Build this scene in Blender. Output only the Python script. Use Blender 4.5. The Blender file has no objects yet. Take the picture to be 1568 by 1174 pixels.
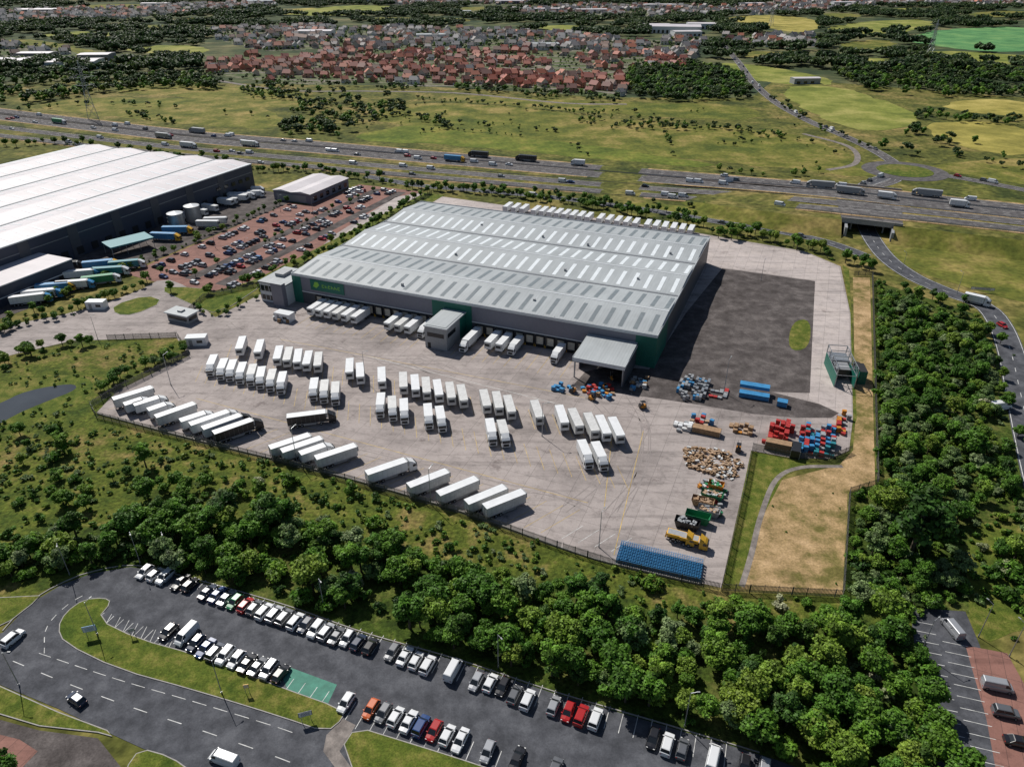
import bpy, math, random
import numpy as np
from mathutils import Matrix, Vector, noise
random.seed(7); rng=np.random.default_rng(7)
# ------------------------------------------------------------------ survey frame (metres)
F=1110.;CX=784.;CY=587.;H=118.;YH=-60.
PT=math.atan((CY-YH)/F); SN=math.sin(PT); CS=math.cos(PT)
def G(px,py,h=0.):
    u=px-CX; v=py-CY
    t=(H-h)/(F*SN+v*CS)
    return (u*t, t*(F*CS-v*SN))
TH=math.radians(-22.35); OX,OY=-86.6,267.6      # warehouse grid
c_,s_=math.cos(TH),math.sin(TH)
def S(x,y): return (OX+x*c_-y*s_, OY+x*s_+y*c_)
def SI(X,Y):
    dx,dy=X-OX,Y-OY
    return (dx*c_+dy*s_, -dx*s_+dy*c_)
scene=bpy.context.scene
col=scene.collection
def link(o,parent=None):
    col.objects.link(o)
    if parent is not None: o.parent=parent
    return o
def empty(name,loc=(0,0,0),rot=0):
    o=bpy.data.objects.new(name,None); o.location=loc; o.rotation_euler=(0,0,rot); o.empty_display_size=1
    return link(o)
# ------------------------------------------------------------------ materials
def newmat(name):
    m=bpy.data.materials.new(name); m.use_nodes=True
    nt=m.node_tree; b=nt.nodes['Principled BSDF']
    return m,nt,b
def rgb(c): return (c[0],c[1],c[2],1)
def mix(nt,typ,f,a,b):
    n=nt.nodes.new('ShaderNodeMix'); n.data_type='RGBA'; n.blend_type=typ
    for sock,val in ((n.inputs[0],f),(n.inputs[6],a),(n.inputs[7],b)):
        if isinstance(val,bpy.types.NodeSocket): nt.links.new(val,sock)
        elif isinstance(val,(int,float)): sock.default_value=val if sock==n.inputs[0] else (val,val,val,1)
        else: sock.default_value=rgb(val)
    return n.outputs[2]
def tex_noise(nt,vec,scale,detail=3,rough=.55):
    n=nt.nodes.new('ShaderNodeTexNoise'); n.inputs['Scale'].default_value=scale
    n.inputs['Detail'].default_value=detail; n.inputs['Roughness'].default_value=rough
    nt.links.new(vec,n.inputs['Vector']); return n.outputs['Fac']
def ramp(nt,fac,stops):
    n=nt.nodes.new('ShaderNodeValToRGB'); nt.links.new(fac,n.inputs[0])
    e=n.color_ramp.elements
    while len(e)<len(stops): e.new(.5)
    for i,(p,c) in enumerate(stops):
        e[i].position=p; e[i].color=rgb(c) if not isinstance(c,(int,float)) else (c,c,c,1)
    return n.outputs[0]
def mapping(nt,rot=0,scale=(1,1,1),src='pos'):
    if src=='pos': g=nt.nodes.new('ShaderNodeNewGeometry').outputs['Position']
    else: g=nt.nodes.new('ShaderNodeTexCoord').outputs['Object']
    mp=nt.nodes.new('ShaderNodeMapping'); nt.links.new(g,mp.inputs[0])
    mp.inputs['Rotation'].default_value=(0,0,rot); mp.inputs['Scale'].default_value=scale
    return mp.outputs[0]
def bump(nt,b,h,strength,dist=.1):
    n=nt.nodes.new('ShaderNodeBump'); n.inputs['Strength'].default_value=strength; n.inputs['Distance'].default_value=dist
    nt.links.new(h,n.inputs['Height']); nt.links.new(n.outputs[0],b.inputs['Normal'])
def ground_mat(name,c0,c1,c2,s1=.02,s2=.15,s3=1.5,lo=.6,hi=1.3,bs=.5,bd=.3,spread=(.3,.5,.7)):
    m,nt,b=newmat(name); v=mapping(nt)
    n1=tex_noise(nt,v,s1,5,.6); n2=tex_noise(nt,v,s2,4,.65); n3=tex_noise(nt,v,s3,3,.6)
    mm=nt.nodes.new('ShaderNodeMath'); mm.operation='MULTIPLY_ADD'; nt.links.new(n2,mm.inputs[0]); mm.inputs[1].default_value=.55
    m2=nt.nodes.new('ShaderNodeMath'); m2.operation='MULTIPLY'; nt.links.new(n1,m2.inputs[0]); m2.inputs[1].default_value=.45
    nt.links.new(m2.outputs[0],mm.inputs[2])
    r=ramp(nt,mm.outputs[0],[(spread[0]+.09,c0),(spread[1],c1),(spread[2]-.09,c2)])
    r3=ramp(nt,n3,[(.3,lo),(.7,hi)])
    r2=ramp(nt,n2,[(.35,.78),(.65,1.17)])
    o=mix(nt,'MULTIPLY',1.,r,r3); o=mix(nt,'MULTIPLY',1.,o,r2)
    nt.links.new(o,b.inputs['Base Color']); b.inputs['Roughness'].default_value=.95
    b.inputs['Specular IOR Level'].default_value=.15
    bump(nt,b,n3,bs,bd); return m
def paint(name,c,rough=.4,var=.12,sc=1.5,metal=0,spec=.5,src='obj'):
    m,nt,b=newmat(name); v=mapping(nt,src=src)
    n=tex_noise(nt,v,sc,4); r=ramp(nt,n,[(.3,1-var),(.7,1+var*.4)])
    o=mix(nt,'MULTIPLY',1.,c,r); nt.links.new(o,b.inputs['Base Color'])
    b.inputs['Roughness'].default_value=rough; b.inputs['Metallic'].default_value=metal
    b.inputs['Specular IOR Level'].default_value=spec
    return m
def yard_mat(name,c0,c1,joint,rot,bw=6.,bh=6.,stain=.6):
    m,nt,b=newmat(name); v=mapping(nt,rot=-rot)
    br=nt.nodes.new('ShaderNodeTexBrick'); nt.links.new(v,br.inputs['Vector'])
    br.offset=0; br.inputs['Scale'].default_value=1; br.inputs['Brick Width'].default_value=bw; br.inputs['Row Height'].default_value=bh
    br.inputs['Mortar Size'].default_value=.06; br.inputs['Mortar Smooth'].default_value=.3
    br.inputs['Color1'].default_value=rgb(c0); br.inputs['Color2'].default_value=rgb(c1); br.inputs['Mortar'].default_value=rgb(joint)
    n1=tex_noise(nt,v,.028,6,.65); n2=tex_noise(nt,v,.35,6,.72); n3=tex_noise(nt,v,5,2)
    vs=mapping(nt,rot=-rot,scale=(.02,.35,1)); n4=tex_noise(nt,vs,1.,5,.7)
    n5=tex_noise(nt,v,.12,7,.75)
    o=mix(nt,'MULTIPLY',1.,br.outputs['Color'],ramp(nt,n1,[(.36,stain+.1),(.5,1.),(.68,1.1)]))
    o=mix(nt,'MULTIPLY',1.,o,ramp(nt,n2,[(.33,.76),(.48,1.),(.7,1.08)]))
    o=mix(nt,'MULTIPLY',1.,o,ramp(nt,n4,[(.38,.78),(.48,1.),(.65,1.04)]))
    o=mix(nt,'MULTIPLY',1.,o,ramp(nt,n5,[(.34,(.66,.64,.64)),(.42,1.),(.7,1.06)]))
    o=mix(nt,'MULTIPLY',1.,o,ramp(nt,n3,[(.3,.9),(.7,1.07)]))
    nt.links.new(o,b.inputs['Base Color']); b.inputs['Roughness'].default_value=.85; b.inputs['Specular IOR Level'].default_value=.25
    bump(nt,b,n3,.15,.02); return m
def leaf_mat(name,stops,fl=1.):
    m,nt,b=newmat(name)
    oi=nt.nodes.new('ShaderNodeObjectInfo')
    at=nt.nodes.new('ShaderNodeAttribute'); at.attribute_name='Col'
    r=ramp(nt,oi.outputs['Random'],stops)
    o=mix(nt,'MULTIPLY',1.,r,at.outputs['Color'])
    nt.links.new(o,b.inputs['Base Color']); b.inputs['Roughness'].default_value=.6; b.inputs['Specular IOR Level'].default_value=.25
    tr=nt.nodes.new('ShaderNodeBsdfTranslucent'); nt.links.new(o,tr.inputs[0])
    ms=nt.nodes.new('ShaderNodeMixShader'); ms.inputs[0].default_value=.25*fl
    nt.links.new(b.outputs[0],ms.inputs[1]); nt.links.new(tr.outputs[0],ms.inputs[2])
    nt.links.new(ms.outputs[0],nt.nodes['Material Output'].inputs[0]); return m
def roof_mat(name,c,rot_rib,rib=1.,var=.1,dirty=.85):
    m,nt,b=newmat(name)
    v=mapping(nt,src='obj'); n1=tex_noise(nt,v,.05,5,.65)
    vs=mapping(nt,src='obj',scale=((.9,.03,1) if rot_rib else (.03,.9,1))); n2=tex_noise(nt,vs,1.,3)
    w=nt.nodes.new('ShaderNodeTexWave'); w.bands_direction='X' if rot_rib else 'Y'; w.inputs['Scale'].default_value=.314/rib*1.; nt.links.new(v,w.inputs['Vector'])
    o=mix(nt,'MULTIPLY',1.,c,ramp(nt,n1,[(.32,dirty),(.6,1.)]))
    o=mix(nt,'MULTIPLY',1.,o,ramp(nt,n2,[(.35,1-var),(.65,1+var*.5)]))
    nt.links.new(o,b.inputs['Base Color']); b.inputs['Roughness'].default_value=.5; b.inputs['Specular IOR Level'].default_value=.4
    bump(nt,b,w.outputs['Fac'],.35,.05); return m

MT={}
MT['ground']=ground_mat('rough_grass',(.050,.068,.016),(.115,.118,.026),(.215,.165,.06),.008,.035,.28,.55,1.35,.7,.9)
MT['far']=ground_mat('far_ground',(.030,.055,.026),(.062,.080,.032),(.14,.13,.06),.003,.012,.05,.6,1.3,.2,.5)  # darker and bluer than near grass: cloud shade and haze put into the colour
MT['field_g']=ground_mat('field_grass',(.080,.108,.018),(.145,.150,.028),(.25,.195,.065),.009,.045,.4,.65,1.25,.5,.4)
MT['field_b']=ground_mat('bright_pasture',(.13,.165,.03),(.20,.22,.045),(.28,.26,.08),.006,.03,.4,.8,1.15,.2,.2)
MT['field_m']=ground_mat('marsh_pasture',(.085,.125,.018),(.13,.158,.025),(.20,.18,.04),.008,.04,.3,.65,1.25,.3,.2)
MT['field_t']=ground_mat('teal_pasture',(.07,.21,.08),(.10,.25,.09),(.14,.26,.09),.006,.03,.5,.85,1.1,.2,.2)
MT['field_y']=ground_mat('yellow_field',(.22,.20,.045),(.31,.265,.065),(.39,.32,.10),.006,.03,.5,.85,1.1,.2,.2)
MT['scrubby']=ground_mat('rough_meadow',(.050,.082,.012),(.100,.122,.018),(.20,.150,.055),.03,.14,1.0,.5,1.4,.9,.5)
MT['lawn']=ground_mat('verge_grass',(.065,.105,.014),(.105,.132,.02),(.17,.155,.04),.04,.3,3,.6,1.25,.6,.15)
MT['dry']=ground_mat('dry_grass',(.17,.15,.045),(.34,.235,.115),(.42,.29,.16),.03,.2,2.,.7,1.2,.6,.15)
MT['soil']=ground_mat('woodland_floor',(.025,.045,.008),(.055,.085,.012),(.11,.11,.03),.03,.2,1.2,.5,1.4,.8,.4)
MT['town']=ground_mat('estate_ground',(.045,.085,.022),(.10,.12,.05),(.20,.175,.14),.02,.07,.3,.7,1.2,.1,.1)
MT['yard']=yard_mat('yard_concrete',(.345,.302,.285),(.315,.275,.26),(.20,.175,.165),TH)
MT['yard_w']=yard_mat('apron_concrete',(.44,.385,.36),(.40,.352,.335),(.25,.22,.21),TH,5,5,.75)
MT['tyrek']=paint('tyre_mark',(.262,.228,.216),.85,.3,.35,src='pos')
MT['gravel']=ground_mat('planings_surface',(.070,.060,.057),(.092,.080,.077),(.125,.11,.105),.03,.2,3.,.75,1.2,.4,.05)
MT['asphalt']=ground_mat('asphalt',(.066,.069,.079),(.080,.083,.094),(.098,.101,.112),.03,.25,4,.88,1.1,.2,.03)
MT['asphalt_m']=ground_mat('motorway_asphalt',(.085,.08,.083),(.105,.099,.10),(.135,.127,.125),.02,.3,2,.9,1.1,.1,.02)
MT['pavers']=yard_mat('brick_paving',(.25,.125,.10),(.21,.105,.085),(.12,.065,.055),TH,2.5,5,.8)
MT['path']=ground_mat('footpath',(.17,.15,.14),(.21,.185,.17),(.25,.22,.2),.05,.4,4,.85,1.1,.1,.02)
MT['kerb']=paint('kerb_stone',(.34,.32,.30),.8,.25)
MT['mw']=paint('white_marking',(.60,.60,.58),.7,.5,.6,src='pos')
MT['my']=paint('yellow_marking',(.50,.35,.11),.7,.55,.4,src='pos')
MT['mg']=paint('green_bay_surface',(.06,.22,.16),.8,.3,.6,src='pos')
MT['roof']=roof_mat('warehouse_roof_sheet',(.385,.41,.42),True,1.,.07,.82)
MT['roofw']=roof_mat('pale_roof_sheet',(.60,.56,.575),False,1.,.06,.84)
MT['rooflight']=paint('rooflight_panel',(.19,.215,.225),.35,.15,.4)
MT['rooflightw']=paint('rooflight_panel_pale',(.74,.78,.80),.35,.1,.4)
MT['trim']=paint('trim_white',(.58,.60,.62),.45,.1)
MT['gutter']=paint('gutter',(.20,.21,.225),.5,.2)
MT['clad']=roof_mat('cladding_grey',(.185,.185,.225),True,1.,.04,.95)
MT['cladd']=roof_mat('cladding_dark',(.075,.08,.095),True,1.,.06,.9)
MT['navy']=roof_mat('cladding_navy',(.045,.055,.085),True,1.,.06,.9)
MT['green']=roof_mat('cladding_green',(.012,.13,.095),True,1.,.05,.9)
MT['door']=paint('dock_door',(.60,.55,.46),.5,.2)
MT['dark']=paint('dark_void',(.012,.012,.014),.7,.2)
MT['yel']=paint('yellow_paint',(.75,.42,.03),.5,.2)
MT['lime']=paint('logo_green',(.22,.48,.05),.5,.1)
MT['white']=paint('white_gel_coat',(.72,.73,.74),.35,.10,.8)
MT['white2']=paint('white_box_grubby',(.58,.58,.57),.45,.2,.9)
MT['grey']=paint('grey_paint',(.30,.31,.32),.5,.15)
MT['steel']=paint('galvanised_steel',(.34,.36,.38),.4,.2,2,.5)
MT['fence']=paint('palisade_paint',(.075,.08,.085),.5,.2)
MT['tyre']=paint('tyre_rubber',(.018,.018,.019),.8,.2)
MT['chassis']=paint('chassis',(.03,.03,.033),.6,.2)
MT['glass']=paint('glass_dark',(.018,.022,.027),.08,.1)
MT['lamp']=paint('head_lamp_lens',(.7,.7,.68),.15,.05)
MT['tail']=paint('tail_lamp_lens',(.35,.01,.01),.25,.05)
MT['bark']=paint('bark',(.09,.07,.05),.9,.4,3)
MT['blue']=paint('blue_paint',(.04,.23,.46),.5,.25,.6)
MT['teal']=paint('teal_paint',(.02,.20,.24),.5,.25)
MT['red']=paint('red_paint',(.42,.03,.025),.5,.25)
MT['grn']=paint('green_paint',(.02,.22,.09),.5,.25)
MT['orange']=paint('orange_paint',(.55,.22,.02),.5,.25)
MT['wood']=paint('timber',(.32,.20,.11),.8,.35,1.2)
MT['card']=paint('cardboard',(.40,.27,.17),.8,.3,1.2)
MT['black']=paint('black_paint',(.02,.02,.022),.35,.2)
MT['water']=paint('pond_water',(.045,.052,.058),.08,.35,.06,src='pos')
LEAF=[leaf_mat('leaf_mid',[(0,(.055,.135,.014)),(.3,(.080,.18,.018)),(.7,(.115,.225,.022)),(1,(.19,.265,.034))]),
      leaf_mat('leaf_dark',[(0,(.034,.088,.014)),(.5,(.052,.118,.018)),(1,(.078,.150,.022))]),
      leaf_mat('leaf_willow',[(0,(.12,.20,.055)),(.5,(.17,.25,.085)),(1,(.24,.31,.14))]),
      leaf_mat('leaf_far',[(0,(.032,.070,.020)),(.5,(.050,.094,.024)),(1,(.080,.120,.032))]),  # bluish green tint: distance haze put into the leaf colour
      leaf_mat('leaf_blossom',[(0,(.14,.20,.06)),(.5,(.28,.31,.16)),(1,(.46,.45,.30))])]
# ------------------------------------------------------------------ mesh builder
class MB:
    def __init__(s): s.v=[];s.f=[];s.m=[];s.mats=[];s.sm=[]
    def mi(s,k):
        mat=MT[k] if isinstance(k,str) else k
        if mat not in s.mats: s.mats.append(mat)
        return s.mats.index(mat)
    def add(s,vs,fs,k,smooth=False):
        o=len(s.v); s.v+= [tuple(p) for p in vs]; i=s.mi(k)
        for f in fs: s.f.append([o+a for a in f]); s.m.append(i); s.sm.append(smooth)
    def face(s,pts,k): s.add(pts,[list(range(len(pts)))],k)
    def box(s,x0,x1,y0,y1,z0,z1,k,top=None):
        vs=[(x0,y0,z0),(x1,y0,z0),(x1,y1,z0),(x0,y1,z0),(x0,y0,z1),(x1,y0,z1),(x1,y1,z1),(x0,y1,z1)]
        s.add(vs,[(0,3,2,1),(0,1,5,4),(1,2,6,5),(2,3,7,6),(3,0,4,7)],k); s.add(vs[4:],[(0,1,2,3)],top or k)
    def obox(s,cx,cy,z0,dx,dy,dz,rot,k,top=None,taper=1.):
        c,sn=math.cos(rot),math.sin(rot); vs=[]
        for z,t in ((z0,taper if taper<1 else 1),(z0+dz,1)):
            for a,b in ((-1,-1),(1,-1),(1,1),(-1,1)):
                x=a*dx/2*t; y=b*dy/2*t; vs.append((cx+x*c-y*sn,cy+x*sn+y*c,z))
        s.add(vs,[(0,3,2,1),(0,1,5,4),(1,2,6,5),(2,3,7,6),(3,0,4,7)],k); s.add(vs[4:],[(0,1,2,3)],top or k)
    def cyl(s,p0,p1,r0,r1,n,k,smooth=True):
        p0=Vector(p0);p1=Vector(p1); d=(p1-p0).normalized()
        a=d.orthogonal().normalized(); b=d.cross(a); vs=[]
        for p,r in ((p0,r0),(p1,r1)):
            for i in range(n):
                t=2*math.pi*i/n; vs.append(p+a*math.cos(t)*r+b*math.sin(t)*r)
        s.add(vs,[(i,(i+1)%n,n+(i+1)%n,n+i) for i in range(n)],k,smooth)
        s.add(vs,[list(range(n))[::-1],list(range(n,2*n))],k)
    def beam(s,p0,p1,w,k): s.cyl(p0,p1,w,w,4,k,False)
    def loft(s,rings,k,caps=True,smooth=True,close=True):
        n=len(rings[0]); vs=[p for r in rings for p in r]; fs=[]
        for j in range(len(rings)-1):
            for i in range(n if close else n-1):
                a=j*n+i; b=j*n+(i+1)%n; fs.append((a,b,b+n,a+n))
        s.add(vs,fs,k,smooth)
        if caps: s.add(rings[0],[list(range(n))[::-1]],k); s.add(rings[-1],[list(range(n))],k)
    def prism(s,pts,z0,z1,k,top=None):
        n=len(pts); vs=[(x,y,z0) for x,y in pts]+[(x,y,z1) for x,y in pts]
        s.add(vs,[(i,(i+1)%n,n+(i+1)%n,n+i) for i in range(n)],k); s.add([(x,y,z1) for x,y in pts],[list(range(n))],top or k)
    def mesh(s,name):
        me=bpy.data.meshes.new(name); me.from_pydata(s.v,[],s.f)
        for m in s.mats: me.materials.append(m)
        me.polygons.foreach_set('material_index',s.m); me.polygons.foreach_set('use_smooth',s.sm)
        me.update(); return me
    def build(s,name,loc=(0,0,0),rot=0,parent=None):
        o=bpy.data.objects.new(name,s.mesh(name)); o.location=loc; o.rotation_euler=(0,0,rot); return link(o,parent)
def place(name,me,x,y,rot=0,sc=1,z=0,parent=None):
    o=bpy.data.objects.new(name,me); o.location=(x,y,z); o.rotation_euler=(0,0,rot); o.scale=(sc,sc,sc) if not isinstance(sc,tuple) else sc
    return link(o,parent)
# ------------------------------------------------------------------ 2D helpers
def chaikin(p,n=2,closed=True):
    for _ in range(n):
        q=[]; L=len(p)
        for i in range(L if closed else L-1):
            a=p[i];b=p[(i+1)%L]
            q.append((a[0]*.75+b[0]*.25,a[1]*.75+b[1]*.25)); q.append((a[0]*.25+b[0]*.75,a[1]*.25+b[1]*.75))
        if not closed: q=[p[0]]+q+[p[-1]]
        p=q
    return p
def ccw(p):
    a=sum(p[i][0]*p[(i+1)%len(p)][1]-p[(i+1)%len(p)][0]*p[i][1] for i in range(len(p)))
    return p if a>0 else p[::-1]
def poly(pts,sm=0):
    w=[G(*p) for p in pts]
    if sm: w=chaikin(w,sm)
    return ccw(w)
def ragged(w,amp,step):
    out=[]
    for i in range(len(w)):
        a=w[i];b=w[(i+1)%len(w)]; L=math.hypot(b[0]-a[0],b[1]-a[1]); n=max(1,int(L/step))
        for j in range(n):
            t=j/n; x=a[0]+(b[0]-a[0])*t; y=a[1]+(b[1]-a[1])*t
            out.append((x+amp*noise.noise(Vector((x/step/2,y/step/2,1))),y+amp*noise.noise(Vector((x/step/2,y/step/2,5)))))
    return out
def sheet(name,pts,k,z,sm=0,world=False,rag=0):
    w=ccw(pts) if world else poly(pts,sm)
    if rag: w=ragged(w,rag,rag*1.5)
    mb=MB(); mb.face([(x,y,z) for x,y in w],k); return mb.build(name)
def raised(name,pts,k,z0,z1,sm=0,kerb=True):
    w=poly(pts,sm); mb=MB(); mb.prism(w,z0,z1,'kerb')
    inn=[]; n=len(w)
    for i in range(n):
        a=w[i-1];b=w[(i+1)%n]; dx,dy=b[0]-a[0],b[1]-a[1]; l=math.hypot(dx,dy) or 1
        inn.append((w[i][0]-dy/l*.18,w[i][1]+dx/l*.18))
    mb.face([(x,y,z1+.006) for x,y in inn],k); return mb.build(name)
def pathpts(px,step=5.,closed=False):
    P=[]
    for p in px:
        h=p[2] if len(p)>2 else 0.
        x,y=G(p[0],p[1],h); P.append((x,y,h))
    return resample(P,step)
def resample(P,step=5.):
    P=[Vector(p) for p in P]; Q=[]
    E=[P[0]*2-P[1]]+P+[P[-1]*2-P[-2]]
    for i in range(1,len(E)-2):
        p0,p1,p2,p3=E[i-1:i+3]
        for j in range(20):
            t=j/20; Q.append(.5*((2*p1)+(-p0+p2)*t+(2*p0-5*p1+4*p2-p3)*t*t+(-p0+3*p1-3*p2+p3)*t**3))
    Q.append(P[-1]); out=[Q[0].copy()]; acc=0
    for i in range(1,len(Q)):
        d=(Q[i]-Q[i-1]).length; 
        while acc+d>=step:
            t=(step-acc)/d; q=Q[i-1].lerp(Q[i],t); out.append(q); Q[i-1]=q; d=(Q[i]-q).length; acc=0
        acc+=d
    return out
def normals(P):
    N=[]
    for i in range(len(P)):
        a=P[max(i-1,0)];b=P[min(i+1,len(P)-1)]; d=(b-a); l=math.hypot(d.x,d.y) or 1
        N.append(Vector((-d.y/l,d.x/l,0)))
    return N
def ribbon(mb,P,o0,o1,dz,k,N=None,z0=None,z1=None):
    N=N or normals(P); vs=[];fs=[]
    for i,p in enumerate(P):
        a=p+N[i]*o0; b=p+N[i]*o1
        za=(p.z+dz) if z0 is None else z0; zb=(p.z+dz) if z1 is None else z1
        vs+=[(a.x,a.y,za),(b.x,b.y,zb)]
    for i in range(len(P)-1): fs.append((2*i,2*i+1,2*i+3,2*i+2) if o0>o1 else (2*i+1,2*i,2*i+2,2*i+3))
    mb.add(vs,fs,k)
def dashes(mb,P,off,w,on,gap,dz,k):
    Q=resample([tuple(p) for p in P],1.5); N=normals(Q); i=0; a=max(1,round(on/1.5)); g=max(1,round(gap/1.5))
    while i+a<len(Q):
        ribbon(mb,Q[i:i+a+1],off+w/2,off-w/2,dz,k,N[i:i+a+1]); i+=a+g
def line(mb,x0,y0,x1,y1,w,z,k):
    dx,dy=x1-x0,y1-y0;l=math.hypot(dx,dy) or 1; nx,ny=-dy/l*w/2,dx/l*w/2
    mb.face([(x0-nx,y0-ny,z),(x1-nx,y1-ny,z),(x1+nx,y1+ny,z),(x0+nx,y0+ny,z)],k)
ROADS=[]
def reg(P,hw):
    for p in P: ROADS.append((p.x,p.y,hw))
def road(name,px,w,k='asphalt',z=.10,centre='dash',edge=True,kerb=False,step=5.,P=None):
    P=P or pathpts(px,step); mb=MB(); ribbon(mb,P,w/2,-w/2,z,k)
    if edge:
        for sgn in (1,-1): ribbon(mb,P,sgn*(w/2-.45)+.1,sgn*(w/2-.45)-.1,z+.006,'mw')
    if centre=='dash': dashes(mb,P,0,.2,3,6,z+.006,'mw')
    elif centre: 
        for o in centre: dashes(mb,P,o,.22,3,6,z+.006,'mw')
    reg(P,w/2); mb.build(name); return P
# ------------------------------------------------------------------ world, sun, camera
SUNAZ=Vector((-.587,.81)); EL=48.
w=bpy.data.worlds.new('World'); scene.world=w; w.use_nodes=True
nt=w.node_tree; bg=nt.nodes['Background']
sky=nt.nodes.new('ShaderNodeTexSky'); sky.sky_type='NISHITA'; sky.sun_disc=False
sky.sun_elevation=math.radians(EL); sky.sun_rotation=math.atan2(SUNAZ.x,SUNAZ.y)
sky.altitude=100; sky.air_density=1; sky.dust_density=.8
nt.links.new(sky.outputs[0],bg.inputs[0]); bg.inputs[1].default_value=.06
sl=bpy.data.lights.new('sun','SUN'); sl.energy=4.85; sl.angle=math.radians(.5); sl.color=(1,.96,.895)
so=bpy.data.objects.new('sun',sl); link(so)
sd=Vector((SUNAZ.x*math.cos(math.radians(EL)),SUNAZ.y*math.cos(math.radians(EL)),math.sin(math.radians(EL))))
so.rotation_euler=sd.to_track_quat('Z','Y').to_euler(); so.location=(0,0,400)
cam=bpy.data.cameras.new('camera'); co=bpy.data.objects.new('camera',cam); link(co)
co.location=(0,0,H); co.rotation_euler=(math.pi/2-PT,0,0); cam.sensor_width=36; cam.lens=36*F/1568; cam.clip_end=20000; cam.clip_start=1
scene.camera=co
scene.view_settings.view_transform='Standard'; scene.view_settings.look='None'; scene.view_settings.exposure=0
# ------------------------------------------------------------------ ground
mb=MB(); mb.face([(-7000,-500,0),(7000,-500,0),(7000,12000,0),(-7000,12000,0)],'far'); mb.build('ground')
sheet('grassland',[(-500,1500),(-400,160),(0,130),(200,118),(330,128),(640,132),(960,150),(1150,150),(1190,120),(1568,150),(1900,170),(2200,1500)],'ground',.02)
def fld(name,pts,k,z=.05,sm=1,rag=6): sheet(name,pts,k,z,sm,rag=rag)
fld('field',[(40,165),(120,150),(300,150),(420,165),(440,200),(300,192),(160,178)],'field_g')
fld('field',[(150,140),(260,130),(420,135),(500,150),(430,170),(300,150)],'field_g',.06)
fld('field',[(540,210),(620,190),(740,205),(900,222),(1010,238),(1100,252),(1060,258),(900,242),(700,222),(560,216)],'field_m',.06)
fld('field',[(560,180),(640,155),(820,165),(900,180),(1100,195),(1230,205),(1330,250),(1340,275),(1240,262),(1020,240),(760,212),(620,195)],'field_g',.05)
fld('field',[(640,145),(820,150),(970,158),(1140,160),(1180,185),(1000,180),(800,165)],'field_g',.055)
fld('field',[(1185,135),(1280,130),(1400,170),(1410,190),(1330,205),(1250,180)],'field_b',.06)
fld('field',[(1090,95),(1180,102),(1280,122),(1270,132),(1180,128),(1110,112)],'field_b',.06)
fld('field',[(1410,190),(1500,185),(1568,195),(1620,235),(1520,238),(1430,210)],'field_y',.06)
fld('field',[(1430,160),(1520,150),(1620,165),(1600,182),(1470,172)],'field_y',.065)
FARF=[([(1380,60),(1440,45),(1568,40),(1650,60),(1568,82),(1450,75)],'field_t'),([(1400,80),(1480,78),(1620,90),(1568,100),(1440,92)],'field_b'),([(1250,45),(1330,32),(1430,30),(1420,45),(1320,55)],'field_b'),
([(1090,30),(1160,22),(1260,30),(1250,50),(1190,48),(1150,36)],'field_y'),([(1270,68),(1350,60),(1380,70),(1340,85)],'field_g'),([(60,52),(130,48),(190,52),(150,58),(80,58)],'field_b'),([(190,75),(260,68),(330,75),(300,84),(220,82)],'field_b'),
([(430,22),(520,8),(620,10),(580,22),(490,25)],'field_b'),([(400,20),(470,12),(500,14),(460,24)],'field_y'),([(280,28),(330,26),(350,32),(300,34)],'field_y'),([(345,20),(385,14),(405,17),(370,23)],'field_g'),([(650,30),(700,27),(730,32),(680,36)],'field_g'),
([(0,62),(60,60),(200,92),(160,108),(60,95),(0,92)],'field_g'),([(200,40),(260,38),(290,46),(220,50)],'field_g'),([(820,40),(880,38),(900,46),(840,48)],'field_b'),([(700,12),(750,10),(760,15),(710,17)],'field_g'),([(1480,20),(1560,16),(1600,24),(1500,28)],'field_g'),([(1330,16),(1400,12),(1420,18),(1350,22)],'field_b'),([(120,8),(220,6),(230,12),(140,14)],'field_g'),([(1120,78),(1200,80),(1240,92),(1150,92)],'field_g'),
([(1300,88),(1380,92),(1400,104),(1320,100)],'field_b'),([(560,28),(630,26),(640,34),(570,36)],'field_g'),([(1260,20),(1320,22),(1310,29),(1262,27)],'field_g')]
for i,(p,k) in enumerate(FARF): fld('field',p,k,.06+.004*(i%4),1,10)
fld('field',[(1340,350),(1400,340),(1568,365),(1700,380),(1700,480),(1568,465),(1480,440),(1400,415),(1350,385)],'field_g',.05,1,0)
fld('field',[(960,308),(1100,320),(1260,338),(1300,372),(1200,352),(1090,335),(980,320)],'field_g',.05,1,0)
fld('field',[(1400,255),(1568,240),(1700,250),(1700,300),(1568,284),(1450,262)],'field_g',.055,1,0)
sheet('meadow',[(-60,560),(0,545),(150,520),(300,520),(200,585),(148,640),(400,705),(700,790),(900,855),(1100,905),(1290,915),(1420,935),(1430,1200),(1150,1200),(900,1080),(600,980),(300,885),(150,870),(0,930),(-80,950)],'scrubby',.04)
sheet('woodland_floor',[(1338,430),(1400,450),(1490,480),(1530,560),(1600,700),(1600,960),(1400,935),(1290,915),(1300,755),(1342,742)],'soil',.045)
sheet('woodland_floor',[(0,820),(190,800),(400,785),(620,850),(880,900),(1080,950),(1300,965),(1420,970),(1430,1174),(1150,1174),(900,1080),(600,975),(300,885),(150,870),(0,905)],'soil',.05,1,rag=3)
sheet('verge',[(1500,990),(1568,960),(1700,960),(1700,880),(1568,800),(1480,800),(1480,930)],'lawn',.055,1)
sheet('pond_bank',[(-60,600),(40,580),(120,572),(150,590),(120,620),(40,645),(-60,680)],'lawn',.056,2)
sheet('pond',[(-60,640),(0,618),(40,598),(112,586),(120,596),(70,615),(20,636),(-30,668)],'water',.062,2)
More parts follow.
